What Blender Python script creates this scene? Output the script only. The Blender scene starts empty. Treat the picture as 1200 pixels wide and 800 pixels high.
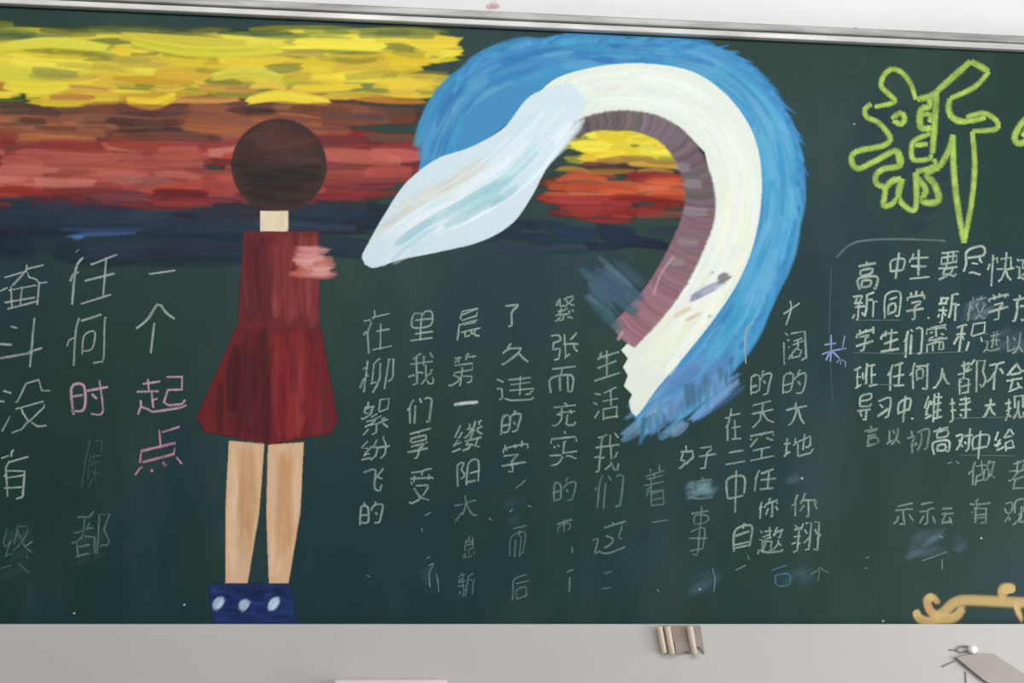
import bpy, math, random
import numpy as np
from mathutils import Vector
from mathutils.geometry import tessellate_polygon
R = random.Random(7)
C = bpy.context.scene.collection
S = bpy.context.scene

# ---------------------------------------------------------------- camera, world, lights, exposure
YAW = math.radians(4.81)                 # the wall recedes a little to the right
DIST = 2.245
EYE = 0.95                               # eye level = lower edge of the blackboard
F = 1300.0                               # focal length for a 1200 px wide frame
CAM = Vector((-DIST * math.sin(YAW), -DIST * math.cos(YAW), EYE))
cd = bpy.data.cameras.new('camera')
cd.sensor_width = 36; cd.lens = F / 1200 * 36; cd.shift_y = 331 / 1200; cd.clip_start = 0.05
co = bpy.data.objects.new('camera', cd); C.objects.link(co)
co.location = CAM; co.rotation_euler = (math.pi / 2, 0, -YAW)
S.camera = co

w = bpy.data.worlds.new('world'); S.world = w; w.use_nodes = True
w.node_tree.nodes['Background'].inputs[0].default_value = (0.93, 0.97, 1.0, 1)
w.node_tree.nodes['Background'].inputs[1].default_value = 0.34

def area(name, loc, target, sx, sy, power, col=(1, 1, 1)):
    l = bpy.data.lights.new(name, 'AREA'); l.shape = 'RECTANGLE'; l.size = sx; l.size_y = sy
    l.energy = power; l.color = col
    o = bpy.data.objects.new(name, l); C.objects.link(o); o.location = loc
    o.rotation_euler = (Vector(target) - Vector(loc)).to_track_quat('-Z', 'Y').to_euler()
area('ceiling_light', (0.0, -2.6, 3.1), (0.0, 0.0, 1.6), 4.0, 0.5, 62, (1.0, 0.985, 0.97))
area('right_side_light', (2.7, -1.1, 0.72), (1.0, 0, 0.8), 1.2, 1.0, 30, (0.98, 0.99, 1.0))  # added lamp, kept low to brighten the lower wall towards the right
area('right_side_light', (3.7, -3.9, 1.4), (0.9, 0, 1.4), 1.6, 1.7, 46, (0.98, 0.99, 1.0))  # added lamp further back, placed to give the board's right side a sheen
S.view_settings.view_transform = 'Standard'
S.view_settings.look = 'None'
S.view_settings.exposure = 0.0
S.view_settings.gamma = 1.0
S.view_settings.use_curve_mapping = False
S.cycles.transparent_max_bounces = 32

# ---------------------------------------------------------------- helpers
def lin(c):
    return tuple(((v / 255) / 12.92 if v / 255 <= 0.04045 else ((v / 255 + 0.055) / 1.055) ** 2.4) for v in c)

def P(px, py, y=0.0):
    """point of the plane at depth y that stands where the photograph shows (px, py)"""
    dx, dz = px - 600, 731 - py
    d = Vector((F * math.sin(YAW) + dx * math.cos(YAW), F * math.cos(YAW) - dx * math.sin(YAW), dz))
    return CAM + d * ((y - CAM.y) / d.y)

def nodes(name):
    m = bpy.data.materials.new(name); m.use_nodes = True
    n = m.node_tree.nodes; return m, n, m.node_tree.links, n['Principled BSDF']

def math_node(n, l, op, a, b=None, clamp=False):
    k = n.new('ShaderNodeMath'); k.operation = op; k.use_clamp = clamp
    for i, v in enumerate((a, b)):
        if v is None: continue
        if isinstance(v, (int, float)): k.inputs[i].default_value = v
        else: l.new(v, k.inputs[i])
    return k.outputs[0]

def noise(n, l, scale, detail=4, stretch=(1, 1, 1), coord='Object', rough=0.55):
    t = n.new('ShaderNodeTexCoord'); mp = n.new('ShaderNodeMapping'); mp.inputs['Scale'].default_value = stretch
    l.new(t.outputs[coord], mp.inputs[0])
    k = n.new('ShaderNodeTexNoise'); k.inputs['Scale'].default_value = scale; k.inputs['Detail'].default_value = detail
    k.inputs['Roughness'].default_value = rough
    l.new(mp.outputs[0], k.inputs['Vector']); return k.outputs['Fac']

def ramp(n, l, fac, stops):
    r = n.new('ShaderNodeValToRGB'); e = r.color_ramp.elements
    while len(e) < len(stops): e.new(0.5)
    for k, (p, c) in enumerate(stops):
        e[k].position = p; e[k].color = (*lin(c), 1)
    l.new(fac, r.inputs[0]); return r.outputs[0]

def plain(name, a, b, scale=6, rough=0.6, metal=0.0, bump=0.0, stretch=(1, 1, 1), spec=0.4):
    m, n, l, s = nodes(name)
    l.new(ramp(n, l, noise(n, l, scale, 5, stretch), [(0.3, a), (0.7, b)]), s.inputs['Base Color'])
    s.inputs['Roughness'].default_value = rough; s.inputs['Metallic'].default_value = metal
    s.inputs['Specular IOR Level'].default_value = spec
    if bump:
        bp = n.new('ShaderNodeBump'); bp.inputs['Strength'].default_value = bump; bp.inputs['Distance'].default_value = 0.002
        l.new(noise(n, l, scale * 12, 3, stretch), bp.inputs['Height']); l.new(bp.outputs[0], s.inputs['Normal'])
    return m

M = {}
M['wall'] = plain('white_wall_paint', (230, 229, 229), (235, 234, 233), 3, 0.8, bump=0.08)
M['lower'] = plain('grey_wall_paint', (189, 186, 182), (194, 191, 187), 3, 0.7, bump=0.08)
M['floor'] = plain('floor_tile', (150, 146, 140), (165, 160, 155), 5, 0.4)
M['rail_dark'] = plain('aluminium_dull_face', (128, 127, 125), (178, 177, 174), 7, 0.42, 0.35, stretch=(1, 1, 9))  # darker, duller grey aluminium for the upper tier of the rail
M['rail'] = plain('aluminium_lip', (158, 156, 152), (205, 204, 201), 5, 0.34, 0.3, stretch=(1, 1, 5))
M['ridge'] = plain('cream_plastic', (205, 190, 170), (216, 203, 186), 20, 0.45)
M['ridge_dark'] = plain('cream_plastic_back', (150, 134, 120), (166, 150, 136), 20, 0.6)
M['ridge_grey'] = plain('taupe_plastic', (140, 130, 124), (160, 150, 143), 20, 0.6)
M['duct'] = plain('taupe_trunking', (160, 150, 144), (172, 162, 156), 14, 0.6)
M['wire'] = plain('grey_wire', (110, 108, 108), (150, 148, 146), 30, 0.5)
M['white'] = plain('white_plastic', (244, 244, 242), (250, 250, 248), 10, 0.35)
M['box'] = plain('pale_box_plastic', (214, 203, 200), (224, 214, 212), 10, 0.5)

# blackboard enamel: green, blue-tinged in places, with dusty wiped areas
m, n, l, s = nodes('blackboard_green')
base = ramp(n, l, noise(n, l, 2.2, 5), [(0.32, (17, 50, 56)), (0.46, (18, 52, 52)), (0.56, (21, 54, 47)), (0.7, (24, 52, 43))])
dust = noise(n, l, 5, 8, (1, 1, 0.35), rough=0.65)
dm = n.new('ShaderNodeMapRange'); dm.inputs['From Min'].default_value = 0.48; dm.inputs['From Max'].default_value = 0.85
dm.inputs['To Max'].default_value = 0.12; l.new(dust, dm.inputs['Value'])
mx = n.new('ShaderNodeMix'); mx.data_type = 'RGBA'; l.new(dm.outputs[0], mx.inputs[0]); l.new(base, mx.inputs[6])
mx.inputs[7].default_value = (*lin((110, 135, 132)), 1); l.new(mx.outputs[2], s.inputs['Base Color'])
s.inputs['Roughness'].default_value = 0.5; s.inputs['Specular IOR Level'].default_value = 0.22
M['board'] = m

def chalk_material(name):
    """coat laid down by a chalk stick: thins out at the edges of each stroke and follows the board's grain"""
    m, n, l, s = nodes(name)
    uv = n.new('ShaderNodeUVMap'); uv.uv_map = 'uv'; sp = n.new('ShaderNodeSeparateXYZ'); l.new(uv.outputs[0], sp.inputs[0])
    uv2 = n.new('ShaderNodeUVMap'); uv2.uv_map = 'uv2'; sp2 = n.new('ShaderNodeSeparateXYZ'); l.new(uv2.outputs[0], sp2.inputs[0])
    v = math_node(n, l, 'SUBTRACT', 1.0, math_node(n, l, 'ABSOLUTE', math_node(n, l, 'SUBTRACT', math_node(n, l, 'MULTIPLY', sp.outputs[1], 2.0), 1.0)))
    at = n.new('ShaderNodeAttribute'); at.attribute_name = 'Col'
    if True:
        g = noise(n, l, 330, 3)
        e = math_node(n, l, 'ADD', math_node(n, l, 'MULTIPLY', v, 1.7), math_node(n, l, 'MULTIPLY', math_node(n, l, 'SUBTRACT', g, 0.52), 2.2), True)
        big = noise(n, l, 40, 2)
        e = math_node(n, l, 'MULTIPLY', e, math_node(n, l, 'ADD', math_node(n, l, 'MULTIPLY', big, 1.2), 0.2, True), True)
        l.new(at.outputs['Color'], s.inputs['Base Color'])
    l.new(math_node(n, l, 'MULTIPLY', e, at.outputs['Alpha'], True), s.inputs['Alpha'])
    s.inputs['Roughness'].default_value = 0.85
    s.inputs['Specular IOR Level'].default_value = 0.15
    return m
M['chalk'] = chalk_material('chalk_marks')
m, n, l, s = nodes('poster_paint')
at = n.new('ShaderNodeAttribute'); at.attribute_name = 'Col'
hsv = n.new('ShaderNodeHueSaturation'); l.new(at.outputs['Color'], hsv.inputs['Color'])
l.new(math_node(n, l, 'ADD', math_node(n, l, 'MULTIPLY', noise(n, l, 160, 3), 0.16), 0.92), hsv.inputs['Value'])
l.new(hsv.outputs[0], s.inputs['Base Color']); l.new(at.outputs['Alpha'], s.inputs['Alpha'])
s.inputs['Roughness'].default_value = 0.6; s.inputs['Specular IOR Level'].default_value = 0.15
M['paint'] = m

def obj(name, me, mat=None, parent=None, label=None):
    o = bpy.data.objects.new(name, me); C.objects.link(o)
    if mat and not me.materials: me.materials.append(mat)
    if parent: o.parent = parent
    if label: o['label'] = label
    return o

def thing(name, label, cat, loc=(0, 0, 0), group=None):
    o = bpy.data.objects.new(name, None); C.objects.link(o); o.location = loc; o.empty_display_size = 0.1
    o['label'] = label; o['category'] = cat
    if group: o['group'] = group
    bpy.context.view_layer.update()
    return o

def origin(o):
    v = Vector()
    while o: v = v + o.location; o = o.parent
    return v

class MB:
    """collects faces; points are world coordinates"""
    def __init__(s): s.v, s.f = [], []
    def box(s, a, b):
        (x0, y0, z0), (x1, y1, z1) = a, b; k = len(s.v)
        s.v += [(x, y, z) for x in (x0, x1) for y in (y0, y1) for z in (z0, z1)]
        s.f += [tuple(k + i for i in q) for q in ((0, 1, 3, 2), (4, 6, 7, 5), (0, 4, 5, 1), (2, 3, 7, 6), (0, 2, 6, 4), (1, 5, 7, 3))]
    def prism(s, pts, y0, y1):
        """outline in pixels stood up between the depths y0 (back) and y1 (front)"""
        k = len(s.v); N = len(pts)
        s.v += [tuple(P(x, y, y0)) for x, y in pts]
        s.v += [(q[0], y1, q[2]) for q in s.v[k:k + N]]
        tri = tessellate_polygon([[Vector((x, -y, 0)) for x, y in pts]])
        for t in tri:
            s.f.append(tuple(k + N + i for i in t)); s.f.append(tuple(k + i for i in reversed(t)))
        for i in range(N):
            j = (i + 1) % N; s.f.append((k + i, k + j, k + N + j, k + N + i))
    def tube(s, pts, r, seg=10, caps=True):
        k0 = len(s.v); pts = [Vector(p) for p in pts]; rs = r if isinstance(r, (list, tuple)) else [r] * len(pts)
        up = Vector((0, 1, 0))
        for i, p in enumerate(pts):
            t = (pts[min(i + 1, len(pts) - 1)] - pts[max(i - 1, 0)]).normalized()
            a = t.cross(up)
            a = a.normalized() if a.length > 1e-3 else Vector((1, 0, 0)); b = a.cross(t)
            for j in range(seg):
                q = 2 * math.pi * j / seg; s.v.append(tuple(p + a * math.cos(q) * rs[i] + b * math.sin(q) * rs[i]))
        for i in range(len(pts) - 1):
            for j in range(seg):
                a, b = k0 + i * seg + j, k0 + i * seg + (j + 1) % seg; s.f.append((a, b, b + seg, a + seg))
        if caps: s.f.append(tuple(k0 + j for j in range(seg))); s.f.append(tuple(k0 + (len(pts) - 1) * seg + j for j in reversed(range(seg))))
    def build(s, name, mat, parent=None, label=None, smooth=False, bevel=0):
        me = bpy.data.meshes.new(name); off = origin(parent)
        me.from_pydata([tuple(Vector(p) - off) for p in s.v], [], s.f); me.validate()
        import bmesh
        bm = bmesh.new(); bm.from_mesh(me); bmesh.ops.recalc_face_normals(bm, faces=bm.faces)
        if bevel: bmesh.ops.bevel(bm, geom=bm.edges[:], offset=bevel, segments=3, affect='EDGES', profile=0.5)
        bm.to_mesh(me); bm.free()
        if smooth:
            for p in me.polygons: p.use_smooth = True
        return obj(name, me, mat, parent, label)

def spline(pts, step=5.0):
    """Catmull-Rom through pixel points"""
    if len(pts) < 3:
        pts = [pts[0], ((pts[0][0] + pts[-1][0]) / 2, (pts[0][1] + pts[-1][1]) / 2), pts[-1]]
    out = []
    for i in range(len(pts) - 1):
        p0, p1, p2, p3 = pts[max(i - 1, 0)], pts[i], pts[i + 1], pts[min(i + 2, len(pts) - 1)]
        k = max(1, int(math.dist(p1, p2) / step))
        for j in range(k):
            t = j / k; t2, t3 = t * t, t ** 3
            out.append(tuple(0.5 * (2 * p1[a] + (p2[a] - p0[a]) * t + (2 * p0[a] - 5 * p1[a] + 4 * p2[a] - p3[a]) * t2 + (3 * p1[a] - p0[a] - 3 * p2[a] + p3[a]) * t3) for a in (0, 1)))
    out.append(pts[-1]); return out

class Strokes:
    """flat strokes of chalk or paint on the board, each a hair above the one before"""
    def __init__(s, y0, dy=1.6e-6): s.v, s.f, s.uv, s.uv2, s.c, s.y, s.dy = [], [], [], [], [], y0, dy
    def add(s, pts, width, col, a=1.0, step=5.0, taper=0.0, smooth=True):
        pts = spline(pts, step) if smooth else pts
        N = len(pts); L = [0.0]
        for i in range(1, N): L.append(L[-1] + math.dist(pts[i - 1], pts[i]))
        if L[-1] < 0.3: return
        s.y -= s.dy; k = len(s.v); seed = R.random() * 50; c = (*lin(col), a)
        for i, (x, y) in enumerate(pts):
            a0, a1 = pts[max(i - 1, 0)], pts[min(i + 1, N - 1)]
            tx, ty = a1[0] - a0[0], a1[1] - a0[1]; d = math.hypot(tx, ty) or 1
            t = L[i] / L[-1]; wd = (width[0] + (width[1] - width[0]) * t if isinstance(width, tuple) else width)
            wd *= 1 - taper * abs(2 * t - 1) ** 2.5
            for g in (-1, 1): s.v.append(tuple(P(x - ty / d * wd / 2 * g, y + tx / d * wd / 2 * g, s.y)))
        for i in range(N - 1):
            q = k + 2 * i; s.f.append((q, q + 1, q + 3, q + 2))
            s.uv += [(L[i], 0), (L[i], 1), (L[i + 1], 1), (L[i + 1], 0)]
            s.uv2 += [(L[-1] - L[i], seed)] * 2 + [(L[-1] - L[i + 1], seed)] * 2
            s.c += [c] * 4
    def build(s, name, mat, parent, label=None, stuff=False):
        if not s.f: return
        me = bpy.data.meshes.new(name); off = origin(parent)
        me.from_pydata([tuple(Vector(p) - off) for p in s.v], [], s.f)
        u = me.uv_layers.new(name='uv'); u.data.foreach_set('uv', [t for q in s.uv for t in q])
        u = me.uv_layers.new(name='uv2'); u.data.foreach_set('uv', [t for q in s.uv2 for t in q])
        a = me.color_attributes.new('Col', 'FLOAT_COLOR', 'CORNER'); a.data.foreach_set('color', [t for q in s.c for t in q])
        o = obj(name, me, mat, parent, label)
        if stuff: o['kind'] = 'stuff'
        return o

NR = np.random.default_rng(3)
CX, CY, CW, CH = -330, 10, 1600, 722         # the painted part of the board, one cell per photograph pixel
PAINT = np.zeros((CH, CW, 3), np.float32); COVER = np.zeros((CH, CW), np.float32); OWNER = np.zeros((CH, CW), np.int16)
PARTS = []

class Brush:
    """brush strokes of wet paint that blend into one coat; build() names the part they belong to"""
    def __init__(s, *_): s.id = len(PARTS) + 1; s.rag = 4; PARTS.append(None)
    def lay(s, x0, y0, al, col):
        h, w = al.shape; a0, b0 = max(0, -x0), max(0, -y0); a1, b1 = min(w, CW - x0), min(h, CH - y0)
        if a1 <= a0 or b1 <= b0: return
        al = al[b0:b1, a0:a1]; sl = (slice(y0 + b0, y0 + b1), slice(x0 + a0, x0 + a1))
        if col.ndim == 3: col = col[b0:b1, a0:a1]
        c0, k0 = PAINT[sl], COVER[sl]; k = al + k0 * (1 - al)
        PAINT[sl] = np.where(k[..., None] > 1e-4, (col * al[..., None] + c0 * (k0 * (1 - al))[..., None]) / np.maximum(k, 1e-4)[..., None], c0)
        COVER[sl] = k
        own = OWNER[sl]; own[(al > 0.4) | ((own == 0) & (al > 0.03))] = s.id
    def add(s, pts, width, col, a=1.0, step=5.0, taper=0.0, smooth=True):
        q = np.array(spline(pts, 2.0)) - (CX, CY)
        L = np.concatenate([[0], np.cumsum(np.hypot(*np.diff(q, axis=0).T))]); T = L[-1]
        w0, w1 = width if isinstance(width, tuple) else (width, width); m = max(w0, w1) / 2 + 3
        x0, y0 = np.floor(q.min(0) - m).astype(int); x1, y1 = np.ceil(q.max(0) + m).astype(int)
        gx, gy = np.meshgrid(np.arange(x0, x1) + .5, np.arange(y0, y1) + .5)
        d2 = (gx[..., None] - q[:, 0]) ** 2 + (gy[..., None] - q[:, 1]) ** 2; i = d2.argmin(-1)
        t = np.gradient(q, axis=0); t /= np.maximum(np.hypot(t[:, 0], t[:, 1]), 1e-6)[:, None]
        rx, ry = gx - q[i, 0], gy - q[i, 1]; v = rx * t[i, 1] - ry * t[i, 0]; u = L[i] + rx * t[i, 0] + ry * t[i, 1]
        f = L[i] / max(T, 1e-6); wd = (w0 + (w1 - w0) * f) * (1 - taper * np.abs(2 * f - 1) ** 2.5) / 2
        bris = np.interp(v, np.linspace(-m, m, 12), NR.normal(0, 1, 12)); end = np.interp(v, np.linspace(-m, m, 9), NR.uniform(-s.rag, s.rag, 9))
        e = np.minimum(wd - np.abs(v) + .3, np.minimum(u + end, T - u + end) * .6 + 1)
        al = np.clip(e / 2.2, 0, 1) * np.clip(1 + bris * .12, 0, 1) * a
        s.lay(x0, y0, al.astype(np.float32), (np.array(col, np.float32) + (bris * 5)[..., None]).astype(np.float32))
    def poly(s, pts, col, j=3):
        q = np.array(pts, float) - (CX, CY); x0, y0 = np.floor(q.min(0) - 2).astype(int); x1, y1 = np.ceil(q.max(0) + 2).astype(int)
        acc = np.zeros((y1 - y0, x1 - x0), np.float32)
        for ox, oy in ((.25, .25), (.75, .25), (.25, .75), (.75, .75)):
            gx, gy = np.meshgrid(np.arange(x0, x1) + ox, np.arange(y0, y1) + oy); c = np.zeros(gx.shape, bool)
            for k in range(len(q)):
                (xa, ya), (xb, yb) = q[k - 1], q[k]
                if ya != yb: c ^= ((ya > gy) != (yb > gy)) & (gx < (xb - xa) * (gy - ya) / (yb - ya) + xa)
            acc += c / 4
        s.lay(x0, y0, acc, np.array(col, np.float32) * np.ones(acc.shape + (3,), np.float32))
    def build(s, name, mat=None, parent=None, label=None, stuff=False): PARTS[s.id - 1] = (name, parent, label, stuff)

def build_paint():
    """turns the coat into meshes lying on the board, one per part"""
    G = 0.0021; x0, x1, z1, z0 = max(XL, P(CX + 2, 400).x), P(CX + CW - 2, 400).x, ZT - .002, EYE + .0003
    xs = np.arange(x0, x1, G); zs = np.append(np.arange(z0, z1, G), z1)
    X, Zz = np.meshgrid(xs, zs); rx, ry, rz = X - CAM.x, -0.00015 - CAM.y, Zz - CAM.z
    dep = rx * math.sin(YAW) + ry * math.cos(YAW); U = 600 + F * (rx * math.cos(YAW) - ry * math.sin(YAW)) / dep - CX - .5
    V = 731 - F * rz / dep - CY - .5; ok = (U > 0) & (V > 0) & (U < CW - 1.01) & (V < CH + .5)
    U, V = np.clip(U, 0, CW - 1.01), np.clip(V, 0, CH - 1.01); iu, iv = U.astype(int), V.astype(int); fu, fv = U - iu, V - iv
    def samp(A):
        f1, f2 = (fu[..., None], fv[..., None]) if A.ndim == 3 else (fu, fv)
        return (A[iv, iu] * (1 - f1) + A[iv, iu + 1] * f1) * (1 - f2) + (A[iv + 1, iu] * (1 - f1) + A[iv + 1, iu + 1] * f1) * f2
    K = samp(COVER) * ok; c = samp(PAINT * COVER[..., None]) / np.maximum(samp(COVER), 1e-4)[..., None] / 255
    c = np.clip(c, 0.02, 1); c = np.where(c <= .04045, c / 12.92, ((c + .055) / 1.055) ** 2.4)
    own = OWNER[np.round(V).astype(int), np.round(U).astype(int)]
    cell = own[:-1, :-1].copy()
    for o2 in (own[1:, :-1], own[:-1, 1:], own[1:, 1:]): cell = np.where(cell == 0, o2, cell)
    thin = np.maximum.reduce([K[:-1, :-1], K[1:, :-1], K[:-1, 1:], K[1:, 1:]]) < .02; cell[thin] = 0
    W = len(xs)
    for pid, part in enumerate(PARTS, 1):
        if part is None: continue
        jj, ii = np.nonzero(cell == pid)
        if not len(jj): continue
        a = jj * W + ii; quads = np.stack([a, a + 1, a + 1 + W, a + W], 1); used, inv = np.unique(quads, return_inverse=True)
        name, parent, label, stuff = part; off = origin(parent)
        co_ = np.stack([X.ravel()[used] - off.x, np.full(len(used), -0.00015 - off.y), Zz.ravel()[used] - off.z], 1)
        me = bpy.data.meshes.new(name); nq = len(quads)
        me.vertices.add(len(used)); me.vertices.foreach_set('co', co_.astype(np.float32).ravel())
        me.loops.add(nq * 4); me.loops.foreach_set('vertex_index', inv.ravel().astype(np.int32))
        me.polygons.add(nq); me.polygons.foreach_set('loop_start', np.arange(0, nq * 4, 4, dtype=np.int32)); me.update(calc_edges=True); me.validate()
        at_ = me.color_attributes.new('Col', 'FLOAT_COLOR', 'POINT')
        rgba = np.concatenate([c.reshape(-1, 3)[used], np.minimum(1, K.ravel()[used])[:, None]], 1); at_.data.foreach_set('color', rgba.astype(np.float32).ravel())
        o = obj(name, me, M['paint'], parent, label)
        if stuff: o['kind'] = 'stuff'

def structure(name, mb, mat, bevel=0):
    o = mb.build(name, mat, bevel=bevel); o['kind'] = 'structure'; return o

# ---------------------------------------------------------------- the setting
b = MB(); b.box((-4, 0.03, 0), (4.5, 0.23, 3.2)); structure('wall_front', b, M['wall'])
b = MB(); b.box((-4, -0.028, 0), (4.5, 0.0298, EYE)); structure('trim_1', b, M['lower'])
b = MB(); b.box((-4, -4.5, -0.1), (4.5, 0.23, 0)); structure('floor', b, M['floor'])

# ---------------------------------------------------------------- the blackboard
XL, XR = -1.75, 2.1
board = thing('blackboard', 'long green school blackboard covered in paint and chalk writing under a metal rail', 'blackboard', (0, 0.0299, EYE))
ZT = P(600, 34.5).z                       # underside of the rail
b = MB(); b.box((XL, 0, EYE + 0.0002), (XR, 0.0299, ZT + 0.012)); b.build('board_surface', M['board'], board)
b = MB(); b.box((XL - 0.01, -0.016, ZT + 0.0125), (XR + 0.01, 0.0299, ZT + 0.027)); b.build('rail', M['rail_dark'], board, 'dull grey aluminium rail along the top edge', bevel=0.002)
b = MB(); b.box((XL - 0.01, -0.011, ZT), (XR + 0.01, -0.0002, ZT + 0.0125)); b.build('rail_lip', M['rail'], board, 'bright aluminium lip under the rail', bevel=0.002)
for i in range(2):                        # frame at both ends, outside the photograph
    x = XL - 0.02 if i == 0 else XR
    b = MB(); b.box((x, -0.012, EYE + 0.0002), (x + 0.02, 0.0299, ZT + 0.0)); b.build('side_frame', M['rail'], board, bevel=0.002)

# ---------------------------------------------------------------- painted sunset band (brushwork straight on the board)
def pick(cols, j=14):
    c = R.choice(cols); d = R.uniform(-j, j)
    return tuple(min(250, max(8, v + d + R.uniform(-5, 5))) for v in c)
def dabs(st, n, x0, x1, y0, y1, cols, L=(30, 90), W=(6, 13), a=(0.75, 1.0), tilt=0.03, skip=None, tap=0.35):
    for _ in range(n):
        x, y = R.uniform(x0, x1), R.uniform(y0, y1); l = R.uniform(*L); sl = tilt + R.gauss(0, 0.04)
        if skip and (skip(x - l / 2, y) or skip(x + l / 2, y)): continue
        pts = [(x - l / 2, y - l / 2 * sl), (x, y + R.uniform(-2, 2)), (x + l / 2, y + l / 2 * sl + R.uniform(-2, 2))]
        st.add(pts, R.uniform(*W), pick(cols), R.uniform(*a), 12, tap)
YEL = [(228, 215, 62), (235, 220, 70), (224, 200, 55), (215, 205, 70), (232, 205, 60)]
GOLD = [(224, 190, 52), (232, 205, 58), (205, 165, 55), (215, 180, 60)]
OLV = [(110, 115, 45), (140, 140, 55), (85, 100, 50), (150, 150, 60)]
BRN = [(95, 62, 50), (80, 55, 48), (125, 75, 55), (110, 65, 50), (70, 52, 50)]
ORG = [(168, 100, 70), (150, 82, 60), (175, 105, 62), (140, 78, 62)]
RED = [(160, 72, 64), (145, 60, 56), (178, 86, 76), (130, 56, 54), (188, 98, 86)]
DRD = [(115, 45, 48), (135, 48, 46), (95, 42, 48)]
NVY = [(38, 48, 62), (34, 50, 66), (52, 44, 56)]
right = lambda x, y: x > 548 - 0.1 * max(0, y - 40) - max(0, y - 105) * 0.35 or (y > 112 and 386 < x < 404)
s1 = Brush(-0.0002)
dabs(s1, 91, -230, 540, 34, 118, OLV, (60, 120), (12, 20), skip=right)
dabs(s1, 130, -230, 540, 118, 168, BRN, (60, 130), (12, 22), skip=right)
dabs(s1, 169, -230, 540, 160, 240, DRD + BRN[:2], (60, 130), (14, 22), skip=right)
dabs(s1, 104, -230, 480, 236, 268, NVY + [(70, 40, 48)], (60, 130), (12, 20), (0.3, 0.8), skip=right)
dabs(s1, 78, -230, 480, 248, 300, [(34, 50, 68), (40, 54, 72)], (80, 160), (16, 28), (0.15, 0.35), skip=right)
s1.build('sunset_undercoat', M['paint'], board)
s2 = Brush(0)
dabs(s2, 156, -230, 530, 42, 66, YEL, (50, 120), (13, 22), (.6, .95), skip=right)
dabs(s2, 33, -230, 530, 60, 70, OLV, (30, 70), (5, 9), (0.5, 0.9), skip=right)
dabs(s2, 143, -230, 525, 70, 106, YEL + GOLD, (40, 100), (12, 20), (.6, .95), skip=right)
dabs(s2, 78, -230, 520, 36, 108, OLV + [(170, 150, 60)], (30, 90), (7, 13), (0.35, 0.75), skip=right)
dabs(s2, 28, -230, 520, 34, 46, [(90, 105, 55), (120, 125, 60), (60, 85, 60)], (50, 110), (7, 12), (0.35, 0.7), skip=right)
dabs(s2, 52, -230, 520, 98, 122, GOLD + [(190, 130, 60)], (30, 90), (7, 13), skip=right)
for q in ([(0, 55), (60, 50), (125, 56)], [(140, 42), (210, 48), (290, 52)], [(155, 48), (230, 60), (330, 58)], [(150, 118), (180, 122), (205, 112)],
          [(345, 50), (400, 52), (450, 55)], [(5, 100), (45, 104), (80, 100)], [(250, 90), (290, 84), (330, 92)], [(290, 118), (330, 112), (385, 120)]):
    s2.add(q, 15, pick(YEL, 5), 1, 10, 0.3)
s2.build('yellow_brushwork', M['paint'], board, 'bright yellow and gold brush strokes at the top of the sunset')
s3 = Brush(0)
dabs(s3, 78, -230, 500, 124, 168, ORG, (50, 120), (9, 17), (0.35, 0.8), skip=right)
dabs(s3, 28, -230, 500, 126, 150, BRN, (30, 90), (6, 11), (0.5, 0.9), skip=right)
s3.build('brown_brushwork', M['paint'], board, 'brown and orange brush strokes under the yellow')
s4 = Brush(0)
dabs(s4, 156, -230, 500, 166, 224, RED, (50, 120), (11, 20), (0.4, 0.85), skip=right)
dabs(s4, 18, -230, 360, 172, 222, [(200, 120, 105), (205, 105, 90), (150, 90, 84)], (50, 100), (9, 14), (0.35, 0.7), skip=right)
dabs(s4, 12, 190, 440, 180, 225, [(190, 62, 48), (180, 70, 50)], (30, 60), (7, 12), (0.6, 0.9), skip=right)
dabs(s4, 44, -230, 470, 222, 242, DRD + [(150, 45, 42)], (50, 100), (7, 12), (0.4, 0.8), skip=right)
s4.build('red_brushwork', M['paint'], board, 'brick red brush strokes at the bottom of the sunset')
s5 = Brush(0)
s5.add([(80, 277), (110, 274), (158, 273)], 7, (62, 98, 150), 0.9, 8, 0.5)
s5.add([(82, 278), (100, 278)], 6, (75, 130, 185), 0.9, 8, 0.5)
s5.add([(70, 268), (120, 271), (170, 268)], 9, (50, 70, 110), 0.5, 8, 0.5)
s5.build('blue_dash', M['paint'], board, 'short blue dash of paint below the sunset')

# patch of the same sunset seen inside the curved sweep
s6 = Brush(0)
inarch = lambda x, y: x < 628 or x > 822 or (y < 160 and (x < 668 or x > 800))
dabs(s6, 22, 660, 800, 155, 195, OLV, (30, 70), (10, 16), skip=inarch)
dabs(s6, 30, 630, 812, 190, 255, BRN + DRD, (40, 90), (12, 18), skip=inarch)
dabs(s6, 44, 690, 785, 155, 186, YEL, (20, 50), (7, 13), skip=inarch)
dabs(s6, 10, 670, 790, 186, 202, [(185, 150, 55), (150, 115, 50)], (30, 60), (6, 10), skip=inarch)
dabs(s6, 26, 640, 800, 205, 232, [(200, 88, 50), (185, 80, 48), (205, 100, 60)], (30, 70), (7, 12), (0.5, 0.9), skip=inarch)
dabs(s6, 18, 630, 800, 232, 250, [(150, 45, 42), (130, 42, 42)], (30, 80), (7, 12), (0.5, 0.9), skip=inarch)
dabs(s6, 16, 560, 800, 262, 296, [(44, 56, 84), (40, 52, 74)], (40, 80), (10, 16), (0.3, 0.7))
s6.build('inner_sunset', M['paint'], board, 'small patch of yellow and red sunset inside the curved sweep')

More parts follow.
